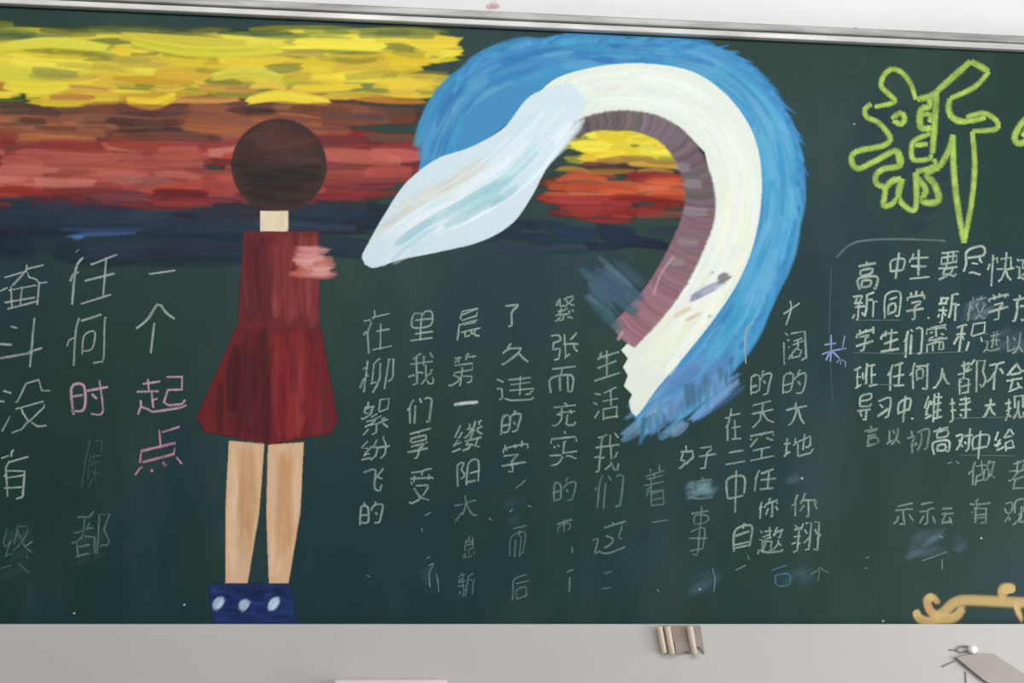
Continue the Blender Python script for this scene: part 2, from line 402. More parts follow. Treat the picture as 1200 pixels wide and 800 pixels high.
# ---------------------------------------------------------------- plain curved sweep of blue, cream and mauve
def along(path, n, off, w, cols, L, a=(0.6, 1), st=None, tap=0.4, jit=0.0):
    """strokes that follow a path at sideways offsets"""
    pp = spline(path, 3.0); N = len(pp)
    for _ in range(n):
        l = int(R.uniform(*L) / 3); i = R.randint(0, max(0, N - 2 - l)); j = min(N - 1, i + max(3, l))
        o = R.uniform(*off); q = []
        for k in range(i, j, 4):
            a0, a1 = pp[max(k - 1, 0)], pp[min(k + 1, N - 1)]; tx, ty = a1[0] - a0[0], a1[1] - a0[1]; d = math.hypot(tx, ty) or 1
            oo = o + jit * (k - i) / max(1, j - i)
            q.append((pp[k][0] + ty / d * oo, pp[k][1] - tx / d * oo))
        if len(q) > 1: st.add(q, R.uniform(*w), pick(cols, 8), R.uniform(*a), 6, tap)
BLU = [(58, 134, 184), (70, 148, 194), (56, 128, 182), (82, 156, 200), (66, 142, 192)]
blue_mid = [(500, 190), (530, 120), (580, 82), (650, 62), (720, 60), (790, 64), (850, 86), (895, 130), (916, 190), (916, 260), (895, 325), (868, 385), (825, 440), (770, 485)]
sw = Brush()
sw_out = [(488, 212), (500, 150), (532, 95), (575, 62), (620, 48), (700, 44), (790, 47), (860, 62), (902, 98), (932, 150), (942, 205), (934, 268), (914, 330), (882, 392), (845, 442), (800, 478), (752, 512), (738, 470),
          (800, 420), (850, 345), (880, 280), (888, 220), (872, 160), (840, 115), (790, 88), (720, 82), (660, 94), (600, 140), (540, 190)]
sw.poly(sw_out, (66, 140, 190))
along(blue_mid, 380, (-24, 22), (8, 15), BLU, (40, 90), (.35, .8), st=sw)
along(blue_mid[6:], 110, (-22, 18), (9, 16), [(84, 164, 204), (96, 172, 208), (76, 158, 200)], (40, 90), (.35, .7), sw)
along(blue_mid, 110, (-22, 14), (6, 11), [(46, 112, 172), (104, 168, 204), (56, 152, 192)], (30, 90), (0.3, 0.6), sw)
# dry feathered outer edge
edge = spline([(520, 112), (560, 68), (620, 48), (700, 44), (790, 47), (860, 62), (902, 98), (932, 150), (942, 205), (934, 268), (914, 330), (882, 392), (845, 442), (800, 478), (756, 508)], 4)
for i in range(0, len(edge) - 2, 1):
    (x, y), (x2, y2) = edge[i], edge[i + 2]; tx, ty = x2 - x, y2 - y; d = math.hypot(tx, ty); tx /= d; ty /= d
    l = R.uniform(10, 26); o = R.uniform(-7, -3); ang = R.uniform(0.05, 0.4)
    sx, sy = x + ty * o, y - tx * o
    sw.add([(sx, sy), (sx + (tx + ty * ang) * l * .5, sy + (ty - tx * ang) * l * .5), (sx + (tx + ty * ang * 1.2) * l, sy + (ty - tx * ang * 1.2) * l)], (8, 3), pick(BLU, 10), R.uniform(.6, .95), 6, 0.2)
dabs(sw, 10, 742, 800, 478, 505, [(120, 160, 190), (100, 148, 178)], (20, 40), (8, 14), (0.4, 0.8), tilt=-0.8)
dabs(sw, 40, 755, 850, 430, 480, [(98, 140, 190), (110, 152, 198), (84, 132, 186)], (25, 50), (7, 12), (0.4, 0.8), tilt=-0.8)
for i in range(34):                        # faded paint running off the tail end
    x = R.uniform(750, 858); y = 512 - (x - 750) * 0.62 + R.uniform(-14, 4)
    sw.add([(x, y - 14), (x + R.uniform(-3, 3), y + R.uniform(4, 14))], (9, 5), pick([(88, 130, 160), (70, 118, 150), (60, 105, 135)], 8), R.uniform(.35, .8), 6, 0.3)
sw.build('blue_sweep', None, board, 'blue outer band of a curved sweep of paint, feathered at its outer edge')

cream = [(600, 160), (640, 100), (690, 80), (750, 74), (812, 84), (856, 116), (884, 160), (893, 215), (886, 275), (868, 325), (838, 372), (800, 420), (770, 455), (745, 488), (737, 470), (741, 462), (731, 452), (736, 440), (730, 430), (736, 420), (728, 410),
         (790, 345), (822, 290), (836, 230), (826, 178), (796, 148), (752, 134), (700, 136), (655, 152), (625, 190)]
ws = Brush(); ws.poly(spline(cream[:21], 8)[:-1] + cream[20:27] + spline(cream[27:], 8), (224, 232, 220))
mid = [(640, 130), (690, 105), (750, 102), (805, 118), (845, 155), (864, 215), (856, 280), (830, 335), (790, 390), (756, 440)]
along(mid, 120, (-20, 20), (7, 14), [(230, 236, 228), (236, 240, 232), (226, 234, 222), (232, 234, 232)], (40, 110), (0.25, 0.5), ws)
along(mid[5:], 26, (-16, 24), (7, 14), [(236, 238, 216), (232, 236, 214)], (30, 60), (0.4, 0.7), ws)
for (x, y, l, wd, c) in ((826, 342, 26, 11, (150, 156, 176)), (836, 336, 22, 9, (168, 172, 190)), (848, 326, 13, 12, (120, 122, 120)), (815, 348, 10, 9, (140, 146, 166)), (801, 334, 7, 4, (90, 96, 96)), (832, 371, 4, 4, (120, 160, 110)), (800, 366, 24, 7, (218, 204, 176)), (812, 372, 16, 6, (210, 196, 168)), (839, 380, 4, 3, (150, 130, 110)), (835, 320, 3, 4, (180, 150, 170))):
    ws.add([(x - l / 2, y + l * .25), (x, y - 1), (x + l / 2, y - l * .25)], wd, c, .95, 5, 0.2)
ws.build('cream_sweep', None, board, 'cream white middle band of the curved sweep')

ms = Brush(); ms.rag = 1
mp = [(640, 182), (662, 158), (700, 143), (745, 142), (785, 158), (812, 195), (820, 245), (800, 300), (770, 350), (728, 396)]
pp = spline(mp, 3)
for _rep in range(2):
    for i in range(len(pp) - 3):
        t = i / len(pp); wd = 10 + 26 * min(1, t * 1.6)
        a0, a1 = pp[max(i - 1, 0)], pp[i + 1]; tx, ty = a1[0] - a0[0], a1[1] - a0[1]; d = math.hypot(tx, ty); nx, ny = ty / d, -tx / d
        c = [(84, 76, 78), (104, 92, 96), (116, 102, 108), (108, 92, 98), (126, 98, 108), (148, 108, 118)][min(5, int(t * 6 + R.uniform(0, .8)))]
        e = R.uniform(-.5, .5)
        ms.add([(pp[i][0] + nx * (wd / 2 + e), pp[i][1] + ny * (wd / 2 + e)), (pp[i][0] + tx * .5, pp[i][1] + ty * .5), (pp[i][0] - nx * wd / 2, pp[i][1] - ny * wd / 2)], 9, pick([c], 7), 1, 5, 0.1)
for (x, y, l) in ((815, 247, 28), (806, 283, 24), (800, 195, 16), (812, 215, 22), (792, 305, 20)):
    ms.add([(x - l / 2, y - 1), (x, y + 1), (x + l / 2, y + 1)], 12, (146, 140, 146), .55, 6, .2)
ms.add([(790, 300), (775, 320), (766, 345)], 4, (180, 150, 160), .8); ms.add([(724, 398), (730, 388)], 5, (190, 160, 168), .8)
ms.build('mauve_sweep', None, board, 'mauve grey inner band of the curved sweep, laid in short cross strokes')

# plain pale blue tapering end of the sweep
ps = Brush()
pale = [(668, 96), (622, 112), (590, 150), (552, 172), (512, 186), (476, 214), (450, 252), (432, 284), (424, 302), (436, 314), (470, 304), (520, 294), (566, 282), (600, 262), (622, 232), (640, 198), (662, 158), (690, 120)]
ps.poly(spline(pale, 6), (208, 226, 232))
pm = [(668, 124), (630, 166), (590, 205), (540, 235), (490, 262), (440, 300)]
along(pm, 150, (-26, 26), (6, 13), [(214, 232, 238), (224, 236, 240), (200, 224, 234), (232, 240, 242)], (40, 110), (0.3, 0.6), ps)
along(pm[1:], 22, (0, 24), (6, 12), [(160, 204, 216), (176, 214, 222), (150, 194, 208)], (40, 90), (0.3, 0.6), ps)
along(pm[2:], 26, (-30, -16), (4, 8), [(222, 224, 210), (214, 214, 202), (204, 208, 196)], (30, 80), (0.3, 0.6), ps)
ps.build('pale_blue_sweep', None, board, 'pale blue tapering end of the curved sweep')

# faded smear of old paint left of the sweep's lower end
fs = Brush(-0.0003)
dabs(fs, 34, 690, 745, 315, 360, [(70, 98, 116), (80, 110, 128), (62, 92, 108)], (20, 40), (9, 15), (0.25, 0.6), tilt=0.9)
dabs(fs, 10, 700, 730, 360, 385, [(58, 92, 100)], (14, 24), (8, 12), (0.2, 0.5), tilt=0.9)
fs.build('faded_smear', M['paint'], board, 'faded grey blue smear of paint')

# ---------------------------------------------------------------- plain stacked blocks of paint at the left
def inside(x, y, poly):
    c = False
    for i in range(len(poly)):
        (x1, y1), (x2, y2) = poly[i - 1], poly[i]
        if (y1 > y) != (y2 > y) and x < (x2 - x1) * (y - y1) / (y2 - y1) + x1: c = not c
    return c
def block(name, poly, base, n_, cols, L, W=(7, 13), a=(.35, .8), label=None, direction=(0, 1), extra=()):
    """brush streaks kept inside a block"""
    st = Brush(); st.poly(poly, base); xs = [p[0] for p in poly]; yy = [p[1] for p in poly]
    for _ in range(n_):
        x, y = R.uniform(min(xs), max(xs)), R.uniform(min(yy), max(yy)); l = R.uniform(*L) / 2; wd = R.uniform(*W)
        ang = R.gauss(0, .06); dx, dy = direction[0] + ang * direction[1], direction[1] + ang * direction[0]
        e = wd / 2 - 1
        a0, a1 = (x - dx * l, y - dy * l), (x + dx * l, y + dy * l)
        if all(inside(u, v, poly) for q in (a0, a1, (x, y)) for u, v in ((q[0] - e * direction[1], q[1] - e * direction[0]), (q[0] + e * direction[1], q[1] + e * direction[0]))):
            c = cols(x, y) if callable(cols) else cols
            st.add([a0, (x + R.uniform(-1, 1), y + R.uniform(-1, 1)), a1], wd, pick(c, 7), R.uniform(*a), 6, .4)
    for q, wd, c, al in extra: st.add(q, wd, c, al, 5, .3)
    st.build(name, None, board, label)
disc = [(327 + 56 * math.cos(t * math.pi / 20), 194 + 55 * math.sin(t * math.pi / 20)) for t in range(40)]
block('brown_disc', disc, (62, 44, 40), 300, lambda x, y: [(76, 46, 40), (88, 56, 48), (70, 44, 40)] if y < 190 else [(42, 37, 35), (50, 40, 37)], (24, 60), label='dark brown disc of paint', direction=(1, 0))
block('cream_block', [(305, 247), (338, 247), (338, 272), (305, 272)], (228, 214, 184), 20, [(226, 212, 182), (220, 202, 168)], (10, 16), (5, 8), label='small cream rectangle of paint')
upper = [(286, 271), (374, 271), (374, 384), (278, 384)]
block('red_rectangle', upper, (106, 38, 42), 320, lambda x, y: [(124, 48, 48), (112, 42, 44), (136, 60, 56)] if x > 320 else [(84, 32, 38), (98, 36, 40)], (24, 70), label='dark red rectangle of paint')
lower = [(276, 384), (376, 384), (396, 492), (388, 508), (318, 520), (240, 506), (230, 490)]
block('red_trapezoid', lower, (104, 32, 38), 700, lambda x, y: [(130, 38, 42), (116, 32, 38), (104, 30, 36), (138, 46, 46)] if x > 315 else [(84, 29, 35), (98, 32, 38), (76, 28, 34)], (40, 100), W=(9, 16), label='large dark red trapezoid of paint')
for poly, lab in (([(268, 516), (310, 520), (304, 600), (290, 684), (264, 684), (264, 600)], 'peach bar of paint, left of two'), ([(314, 521), (356, 518), (352, 600), (338, 684), (315, 684), (312, 600)], 'peach bar of paint, right of two')):
    block('peach_bar', poly, (216, 178, 142), 260, lambda x, y: [(206, 160, 120), (198, 150, 112)] if 540 < y < 640 and 280 < x < 300 or 322 < x < 342 and y < 640 else [(226, 194, 160), (220, 182, 148)], (24, 70), W=(7, 12), a=(.2, .5), label=lab)
block('navy_block', [(244, 683), (340, 683), (350, 733), (250, 733)], (30, 50, 98), 160, [(26, 46, 96), (34, 62, 122), (24, 36, 76)], (12, 30), (6, 10), direction=(1, 0), label='navy blue block of paint with pale blue dabs at the board bottom',
      extra=[([(x - 4, y + 6), (x, y), (x + 4, y - 5)], 13, (186, 208, 226), 1) for x, y in ((256, 706), (286, 708), (321, 707))])
ks = Brush()
for i in range(26):
    x = R.uniform(354, 380); y = R.uniform(290, 322); l = 26
    ks.add([(x - l / 2, y), (x, y + 1), (x + l / 2, y)], R.uniform(7, 12), pick([(196, 116, 112), (206, 140, 134), (190, 104, 96), (214, 164, 160)], 6), .7, 5, .3)
ks.build('pink_dab', None, board, 'pink dab of paint over the right edge of the red rectangle')

# ---------------------------------------------------------------- chalk lettering
GLYPHS = {
"奋": [[15, 5, 15, 37], [3, 36, 9, 35, 17, 37], [55, 5, 55, 37], [8, 57, 38, 57, 43, 48, 52, 41, 54, 37, 65, 35], [35, 66, 34, 57], [63, 57, 39, 56], [15, 8, 55, 8], [15, 22, 55, 22], [35, 8, 35, 35], [17, 36, 55, 35], [17, 36, 18, 40, 30, 51, 31, 56]],
"斗": [[5, 19, 46, 25], [46, 5, 46, 66], [10, 45, 24, 38], [19, 61, 30, 56], [63, 28, 46, 26]],
"没": [[8, 7, 17, 26], [22, 5, 35, 8, 42, 14, 46, 14, 58, 29, 57, 34, 26, 34], [5, 45, 13, 41], [24, 41, 26, 41, 32, 48, 34, 63, 53, 63, 54, 46, 64, 44], [64, 5, 53, 8, 46, 14], [9, 64, 17, 60], [42, 14, 32, 26, 30, 33]],
"有": [[20, 4, 19, 43, 21, 44, 24, 56, 65, 57], [44, 5, 55, 4, 56, 6, 56, 43, 21, 44], [14, 38, 19, 40], [6, 57, 24, 56], [32, 68, 28, 64, 27, 57], [20, 18, 56, 18], [20, 31, 56, 31]],
"终": [[5, 9, 25, 12], [7, 25, 24, 26], [36, 14, 59, 5], [28, 31, 33, 30, 43, 36, 50, 41, 58, 52, 58, 58, 40, 58, 38, 57, 38, 52, 48, 41], [44, 27, 54, 22], [16, 63, 7, 45, 7, 41, 17, 41, 23, 48, 30, 47, 34, 52, 38, 53], [68, 31, 61, 31, 51, 38, 50, 41], [42, 64, 41, 58], [9, 25, 17, 41]],
"任": [[16, 4, 15, 49, 22, 64], [27, 7, 65, 7], [6, 38, 10, 44, 15, 46], [25, 34, 66, 34], [28, 56, 62, 62], [46, 7, 46, 59]],
"何": [[14, 4, 13, 49, 19, 65], [5, 37, 7, 43, 13, 46], [28, 19, 28, 43, 46, 43, 46, 23, 28, 23], [45, 6, 55, 4, 60, 5, 61, 7, 61, 58, 66, 59], [26, 59, 61, 58]],
"时": [[4, 11, 4, 61, 22, 60, 22, 17, 4, 17], [40, 6, 43, 4, 55, 6, 55, 66], [43, 26, 35, 40], [31, 52, 64, 52], [4, 39, 22, 39]],
"候": [[12, 4, 11, 47, 17, 65], [30, 5, 31, 4, 41, 10, 48, 19, 57, 9, 65, 5], [23, 18, 23, 49], [6, 39, 6, 41, 11, 43], [31, 23, 46, 23, 48, 22, 48, 19], [32, 30, 37, 37, 62, 37], [31, 49, 65, 49], [65, 23, 48, 23], [35, 63, 58, 63, 58, 49], [48, 22, 48, 36], [38, 37, 38, 49]],
"都": [[13, 4, 12, 29, 14, 32, 19, 33, 23, 43, 6, 44], [5, 27, 12, 29], [34, 6, 34, 31, 19, 33], [46, 4, 46, 61, 65, 60, 57, 39, 65, 28, 66, 20, 63, 14, 57, 13, 54, 15], [9, 57, 28, 57, 34, 55, 38, 62], [37, 44, 23, 43], [20, 64, 20, 44], [13, 8, 34, 8], [13, 20, 34, 20], [29, 44, 33, 55]],
"一": [[5, 4, 66, 4]],
"个": [[35, 5, 35, 44], [7, 39, 22, 48, 35, 61, 37, 61, 48, 49, 64, 39]],
"起": [[5, 5, 9, 18, 9, 32], [6, 44, 32, 44], [31, 28, 21, 28], [7, 58, 30, 58], [68, 9, 64, 6, 26, 7, 22, 8, 20, 12, 9, 18], [19, 65, 19, 44], [66, 24, 63, 16, 44, 16, 42, 18, 42, 42, 62, 42, 62, 61, 41, 62], [20, 12, 21, 44]],
"点": [[5, 4, 11, 11, 12, 15], [28, 5, 27, 14], [46, 6, 43, 14], [64, 6, 58, 16], [35, 66, 35, 44], [62, 59, 35, 59], [13, 26, 57, 26, 57, 44, 13, 44, 13, 26]],
"在": [[16, 4, 15, 36, 23, 50, 23, 54, 6, 55], [27, 5, 65, 5], [5, 28, 10, 32, 15, 33], [29, 32, 62, 32], [46, 45, 46, 5], [29, 65, 27, 55, 23, 54], [65, 55, 27, 55]],
"柳": [[14, 4, 14, 66], [4, 20, 9, 33, 13, 35], [29, 5, 37, 13, 41, 26, 41, 55], [28, 20, 39, 22], [21, 33, 20, 37, 14, 41], [52, 4, 52, 60, 65, 59, 65, 21, 63, 17, 58, 18], [6, 51, 13, 50], [20, 51, 14, 51], [46, 66, 41, 66, 29, 59, 29, 21]],
"絮": [[6, 6, 7, 5, 20, 13], [8, 19, 18, 21, 36, 20, 56, 22, 62, 19], [27, 4, 34, 4, 35, 20], [3, 39, 7, 38, 17, 43, 18, 47, 10, 50, 12, 60, 15, 61, 30, 60, 29, 55, 24, 48, 24, 45, 28, 43], [16, 31, 32, 29, 48, 35], [47, 14, 62, 6], [5, 60, 12, 60], [35, 39, 24, 35, 22, 31], [49, 28, 52, 28, 56, 22], [17, 67, 16, 61], [22, 21, 29, 29], [18, 46, 24, 46], [42, 43, 61, 43, 61, 61, 42, 62, 42, 43]],
"纷": [[5, 9, 24, 13], [6, 25, 13, 27, 11, 31, 24, 50], [30, 5, 40, 18, 44, 37], [48, 4, 56, 5, 59, 15, 60, 37, 65, 41, 56, 55, 54, 61, 56, 66], [25, 27, 13, 27], [30, 40, 33, 40, 35, 37, 60, 37], [17, 65, 7, 42, 18, 42], [42, 63, 32, 40]],
"飞": [[5, 61, 43, 61, 46, 25, 52, 9, 57, 5, 64, 5, 67, 14, 65, 18], [64, 30, 45, 41], [63, 56, 47, 41]],
"的": [[4, 5, 4, 55, 25, 54, 25, 11, 4, 11], [43, 5, 55, 4, 58, 8, 61, 24, 62, 54, 39, 55, 32, 44, 33, 42], [47, 26, 40, 37], [14, 66, 13, 55], [44, 68, 41, 66, 39, 55], [4, 34, 25, 34]],
"里": [[4, 4, 66, 4], [10, 20, 62, 20], [35, 4, 35, 63, 59, 63, 59, 34, 12, 35, 12, 64, 35, 63], [12, 49, 59, 49]],
"我": [[11, 5, 20, 5, 21, 7, 21, 62, 30, 65, 34, 64], [5, 24, 20, 26], [33, 8, 49, 18, 53, 9, 57, 5, 64, 5, 67, 15, 65, 18], [5, 45, 65, 45], [35, 30, 21, 28], [7, 60, 21, 62], [61, 36, 56, 28, 48, 23, 44, 45], [42, 65, 43, 45], [63, 55, 54, 64], [49, 18, 49, 23]],
"们": [[12, 4, 11, 48, 17, 65], [26, 5, 26, 51], [5, 36, 6, 42, 11, 44], [53, 5, 62, 4, 64, 7, 64, 63, 44, 64], [36, 56, 31, 66]],
"享": [[4, 18, 63, 18], [22, 3, 33, 4, 34, 23, 47, 27, 48, 31, 11, 31], [5, 60, 62, 60], [56, 31, 48, 30], [33, 66, 34, 60], [14, 41, 14, 51, 54, 51, 53, 40, 14, 41]],
"受": [[3, 6, 6, 4, 12, 5, 29, 10, 32, 13, 32, 15, 20, 25, 18, 31, 14, 32], [5, 36, 6, 45, 62, 45, 63, 36], [6, 62, 34, 63, 52, 66, 60, 65], [13, 57, 16, 52, 15, 45], [64, 6, 53, 6, 41, 10, 38, 14, 32, 14], [35, 52, 32, 63], [55, 56, 51, 45], [18, 31, 50, 32, 50, 26, 38, 14]],
"晨": [[6, 6, 10, 19, 11, 39, 64, 39], [39, 9, 23, 6, 24, 23], [20, 31, 58, 31], [64, 6, 55, 8, 50, 13, 45, 14, 40, 19, 40, 23], [64, 18, 59, 18, 51, 12], [65, 23, 10, 24], [15, 47, 57, 47, 58, 63, 14, 64, 13, 49, 15, 47], [13, 56, 58, 56]],
"第": [[5, 6, 10, 5, 14, 7, 24, 14, 30, 21, 28, 23, 12, 23, 13, 34, 59, 35, 58, 46, 10, 46], [34, 5, 34, 45], [48, 7, 58, 8, 61, 22, 34, 23], [6, 52, 14, 61, 15, 66], [22, 54, 22, 60], [38, 54, 43, 61, 43, 66, 46, 68], [33, 60, 14, 61], [54, 54, 53, 60], [65, 60, 43, 61], [30, 21, 34, 21]],
"缕": [[5, 9, 23, 13], [6, 25, 22, 27], [31, 4, 41, 6, 47, 11, 53, 11], [30, 27, 65, 27], [64, 5, 53, 10, 58, 26], [30, 39, 40, 45, 45, 51, 52, 51], [22, 50, 19, 43, 6, 42, 16, 67], [30, 53, 43, 53, 45, 51], [35, 64, 38, 58, 38, 53], [66, 40, 60, 42, 52, 50, 53, 53, 65, 53], [48, 66, 48, 38, 44, 27], [65, 66, 59, 59, 59, 53], [9, 26, 16, 42], [38, 16, 47, 11], [38, 16, 40, 26]],
"阳": [[4, 4, 4, 67, 21, 66, 20, 59, 14, 47, 21, 38, 23, 28, 20, 23, 13, 22], [33, 5, 34, 65, 62, 64, 62, 5], [33, 10, 61, 10], [33, 38, 61, 38]],
"光": [[5, 6, 8, 5, 12, 7, 20, 15, 25, 28, 25, 38], [7, 38, 65, 38], [19, 49, 14, 61], [67, 14, 63, 4, 48, 4, 45, 6, 45, 38], [35, 66, 35, 38], [53, 50, 59, 63, 62, 64]],
"了": [[20, 4, 33, 6, 34, 44, 53, 58, 56, 61, 57, 66, 5, 66]],
"久": [[7, 6, 13, 8, 24, 16, 37, 33, 40, 33, 50, 17, 64, 6], [9, 36, 21, 54, 43, 54, 44, 48, 39, 33], [28, 67, 25, 65, 22, 54]],
"违": [[7, 8, 14, 12, 14, 38, 4, 39], [24, 32, 64, 32, 65, 26, 63, 19, 61, 17, 54, 17], [44, 13, 44, 65], [15, 54, 7, 63], [27, 46, 61, 46], [68, 8, 63, 5, 29, 5, 14, 12], [24, 59, 64, 59]],
"学": [[22, 4, 32, 4, 33, 29, 36, 33, 45, 37, 46, 41, 16, 42], [4, 25, 63, 25], [5, 46, 6, 54, 61, 54, 62, 46], [12, 66, 16, 61, 17, 54], [33, 65, 35, 54], [55, 65, 51, 54]],
"紧": [[5, 6, 7, 5, 11, 7, 20, 14], [23, 5, 34, 4, 35, 21], [8, 20, 22, 22], [14, 32, 31, 30, 44, 35], [7, 47, 7, 63], [48, 13, 62, 5], [51, 29, 55, 25, 54, 22, 22, 21, 22, 24, 27, 30], [63, 19, 60, 22, 55, 23], [20, 66, 20, 45, 25, 40, 29, 43, 43, 47, 44, 49, 38, 59, 38, 63, 32, 65], [66, 44, 59, 43, 52, 46, 49, 50, 44, 50], [19, 32, 25, 40], [49, 50, 58, 60, 59, 64, 37, 64]],
"张": [[6, 5, 15, 5, 18, 11, 19, 30, 5, 31, 5, 41, 6, 48, 19, 49, 19, 64, 5, 65], [32, 5, 34, 7, 34, 66], [46, 11, 34, 8], [26, 39, 46, 39, 48, 37, 50, 25, 56, 14], [40, 48, 47, 49, 58, 63], [63, 39, 47, 38]],
"而": [[8, 5, 9, 48, 61, 48, 62, 6, 54, 4], [26, 6, 26, 48], [44, 6, 44, 48], [5, 64, 66, 64], [31, 48, 34, 64]],
"充": [[5, 6, 8, 5, 18, 11, 23, 19, 26, 34, 58, 35], [12, 34, 25, 33], [5, 55, 63, 55], [65, 15, 62, 6, 45, 6, 42, 11, 42, 34], [45, 47, 52, 41, 53, 36], [32, 67, 36, 61, 36, 55], [14, 34, 15, 39, 23, 47, 25, 54]],
"实": [[4, 6, 10, 5, 16, 7, 22, 10, 30, 19, 29, 24, 4, 24], [10, 37, 17, 33], [38, 15, 45, 14, 61, 5], [5, 49, 6, 58, 59, 58, 60, 49], [18, 48, 25, 43], [62, 24, 30, 23], [38, 51, 36, 49, 33, 24], [32, 66, 34, 58]],
"三": [[5, 4, 66, 4], [15, 31, 56, 31], [10, 57, 62, 57]],
"生": [[5, 4, 66, 4], [12, 29, 60, 29], [7, 41, 13, 51, 62, 51], [20, 66, 17, 64, 14, 51], [35, 65, 35, 4]],
"活": [[7, 7, 17, 25], [30, 4, 30, 28, 61, 28, 62, 4], [5, 45, 15, 40], [26, 45, 66, 45], [9, 65, 18, 61], [30, 61, 62, 66], [30, 7, 62, 7], [46, 28, 46, 63]],
"这": [[9, 10, 15, 12, 24, 7, 35, 5, 61, 5, 66, 6, 68, 9], [25, 17, 37, 23, 44, 31, 27, 44], [5, 38, 15, 37, 15, 12], [24, 54, 65, 54], [56, 23, 46, 30, 54, 46, 55, 54], [42, 65, 44, 54]],
"二": [[5, 4, 66, 4], [11, 50, 59, 50]],
"着": [[6, 18, 8, 18, 16, 27, 21, 28, 22, 4], [7, 39, 65, 39], [13, 49, 58, 49], [10, 58, 62, 58], [21, 67, 24, 63, 24, 59], [50, 66, 48, 59], [22, 6, 58, 6, 58, 30, 22, 31, 21, 28], [22, 14, 58, 14], [22, 22, 58, 22], [22, 31, 24, 39], [28, 40, 29, 48], [32, 49, 33, 58]],
"好": [[5, 6, 8, 6, 19, 19, 24, 17], [40, 4, 49, 4, 50, 6, 50, 43, 60, 55, 61, 60, 37, 61], [5, 51, 27, 50, 25, 34, 19, 19], [33, 35, 66, 35], [15, 65, 13, 51], [9, 28, 19, 22], [9, 28, 8, 35, 12, 51]],
"事": [[10, 15, 58, 15], [21, 5, 33, 4, 34, 6, 34, 66], [4, 25, 65, 25], [11, 34, 57, 34, 58, 12], [5, 61, 64, 61], [13, 44, 13, 52, 56, 52, 55, 43, 13, 44]],
"中": [[4, 25, 4, 53, 58, 53, 58, 25], [31, 5, 31, 66], [4, 28, 58, 28]],
"自": [[4, 5, 4, 56, 49, 56, 49, 5], [28, 68, 24, 64, 23, 56], [4, 8, 49, 8], [4, 24, 49, 24], [4, 40, 49, 40]],
"天": [[5, 6, 7, 5, 19, 12, 28, 22, 32, 32, 36, 34, 48, 15, 64, 5], [6, 38, 32, 38, 35, 34], [9, 60, 61, 60], [64, 38, 37, 38, 35, 36], [34, 37, 34, 60]],
"空": [[4, 4, 63, 4], [13, 28, 55, 28], [6, 35, 14, 38, 25, 46], [4, 46, 5, 57, 62, 57, 63, 48], [42, 46, 62, 36], [31, 66, 34, 63, 35, 57], [33, 4, 33, 28]],
"你": [[14, 5, 14, 49, 20, 64], [27, 15, 34, 34], [39, 4, 45, 4, 47, 7, 47, 51], [8, 41, 8, 43, 14, 45], [26, 40, 32, 51, 65, 51, 65, 40], [65, 16, 59, 34], [38, 66, 35, 64, 33, 51]],
"保": [[15, 4, 14, 48, 20, 63], [23, 9, 26, 9, 43, 28, 49, 30, 64, 30], [5, 37, 11, 45, 14, 45], [45, 4, 45, 43], [24, 30, 41, 30, 43, 28], [66, 9, 62, 10, 47, 28], [29, 43, 61, 43, 61, 60, 29, 61, 29, 43]],
"遨": [[6, 7, 11, 13, 16, 13, 22, 8, 31, 5, 60, 5, 68, 8], [5, 40, 14, 39, 14, 13], [33, 14, 46, 14, 56, 25, 59, 24, 64, 15], [22, 37, 42, 37], [13, 53, 8, 62], [23, 48, 40, 48], [23, 58, 41, 58], [51, 38, 54, 32, 58, 33, 62, 53], [45, 44, 48, 52, 51, 54, 52, 65], [32, 64, 32, 38], [65, 53, 51, 54], [22, 9, 29, 30, 29, 37], [39, 15, 40, 28, 29, 30], [56, 25, 56, 32]],
"广": [[6, 6, 11, 20, 12, 55, 64, 55], [36, 66, 39, 61, 39, 55]],
"阔": [[4, 4, 4, 51], [14, 12, 19, 21], [28, 11, 28, 26, 39, 27, 49, 25, 48, 13, 28, 13], [12, 37, 17, 35], [50, 5, 59, 5, 60, 7, 60, 62, 24, 63], [26, 38, 51, 38], [14, 51, 19, 49], [13, 60, 8, 67], [28, 50, 39, 49], [49, 51, 39, 50, 39, 27]],
"大": [[5, 6, 9, 6, 22, 17, 35, 41, 35, 44, 65, 45], [6, 45, 34, 45], [64, 6, 49, 18, 38, 39, 35, 41], [35, 66, 35, 44]],
"地": [[6, 15, 16, 21, 23, 22], [5, 47, 22, 47], [27, 36, 33, 38, 33, 57], [48, 19, 48, 64], [55, 22, 60, 21, 63, 25, 63, 50, 48, 46], [14, 63, 14, 20], [66, 13, 66, 8, 63, 4, 36, 4, 33, 7, 32, 37], [33, 40, 47, 43]],
"翔": [[6, 6, 12, 12, 16, 24, 16, 53], [4, 24, 15, 24], [35, 5, 43, 5, 45, 10, 45, 62, 33, 63], [6, 39, 24, 39], [24, 24, 16, 24], [31, 20, 40, 29, 45, 29], [5, 53, 25, 53], [56, 5, 64, 5, 65, 7, 65, 62, 53, 63], [7, 66, 9, 62, 8, 53], [52, 22, 60, 30, 64, 31], [37, 40, 32, 51], [23, 66, 20, 53], [57, 40, 51, 51]],
"乐": [[6, 10, 17, 25, 20, 26], [24, 5, 34, 4, 37, 7, 37, 51], [63, 12, 54, 24], [63, 37, 11, 37, 14, 61, 58, 65]],
"高": [[7, 4, 7, 31, 60, 31, 61, 6, 59, 4, 51, 5], [20, 9, 21, 22, 47, 21, 46, 11, 20, 11], [4, 59, 63, 59], [32, 67, 34, 59], [15, 41, 16, 50, 53, 49, 52, 39, 17, 39, 15, 41]],
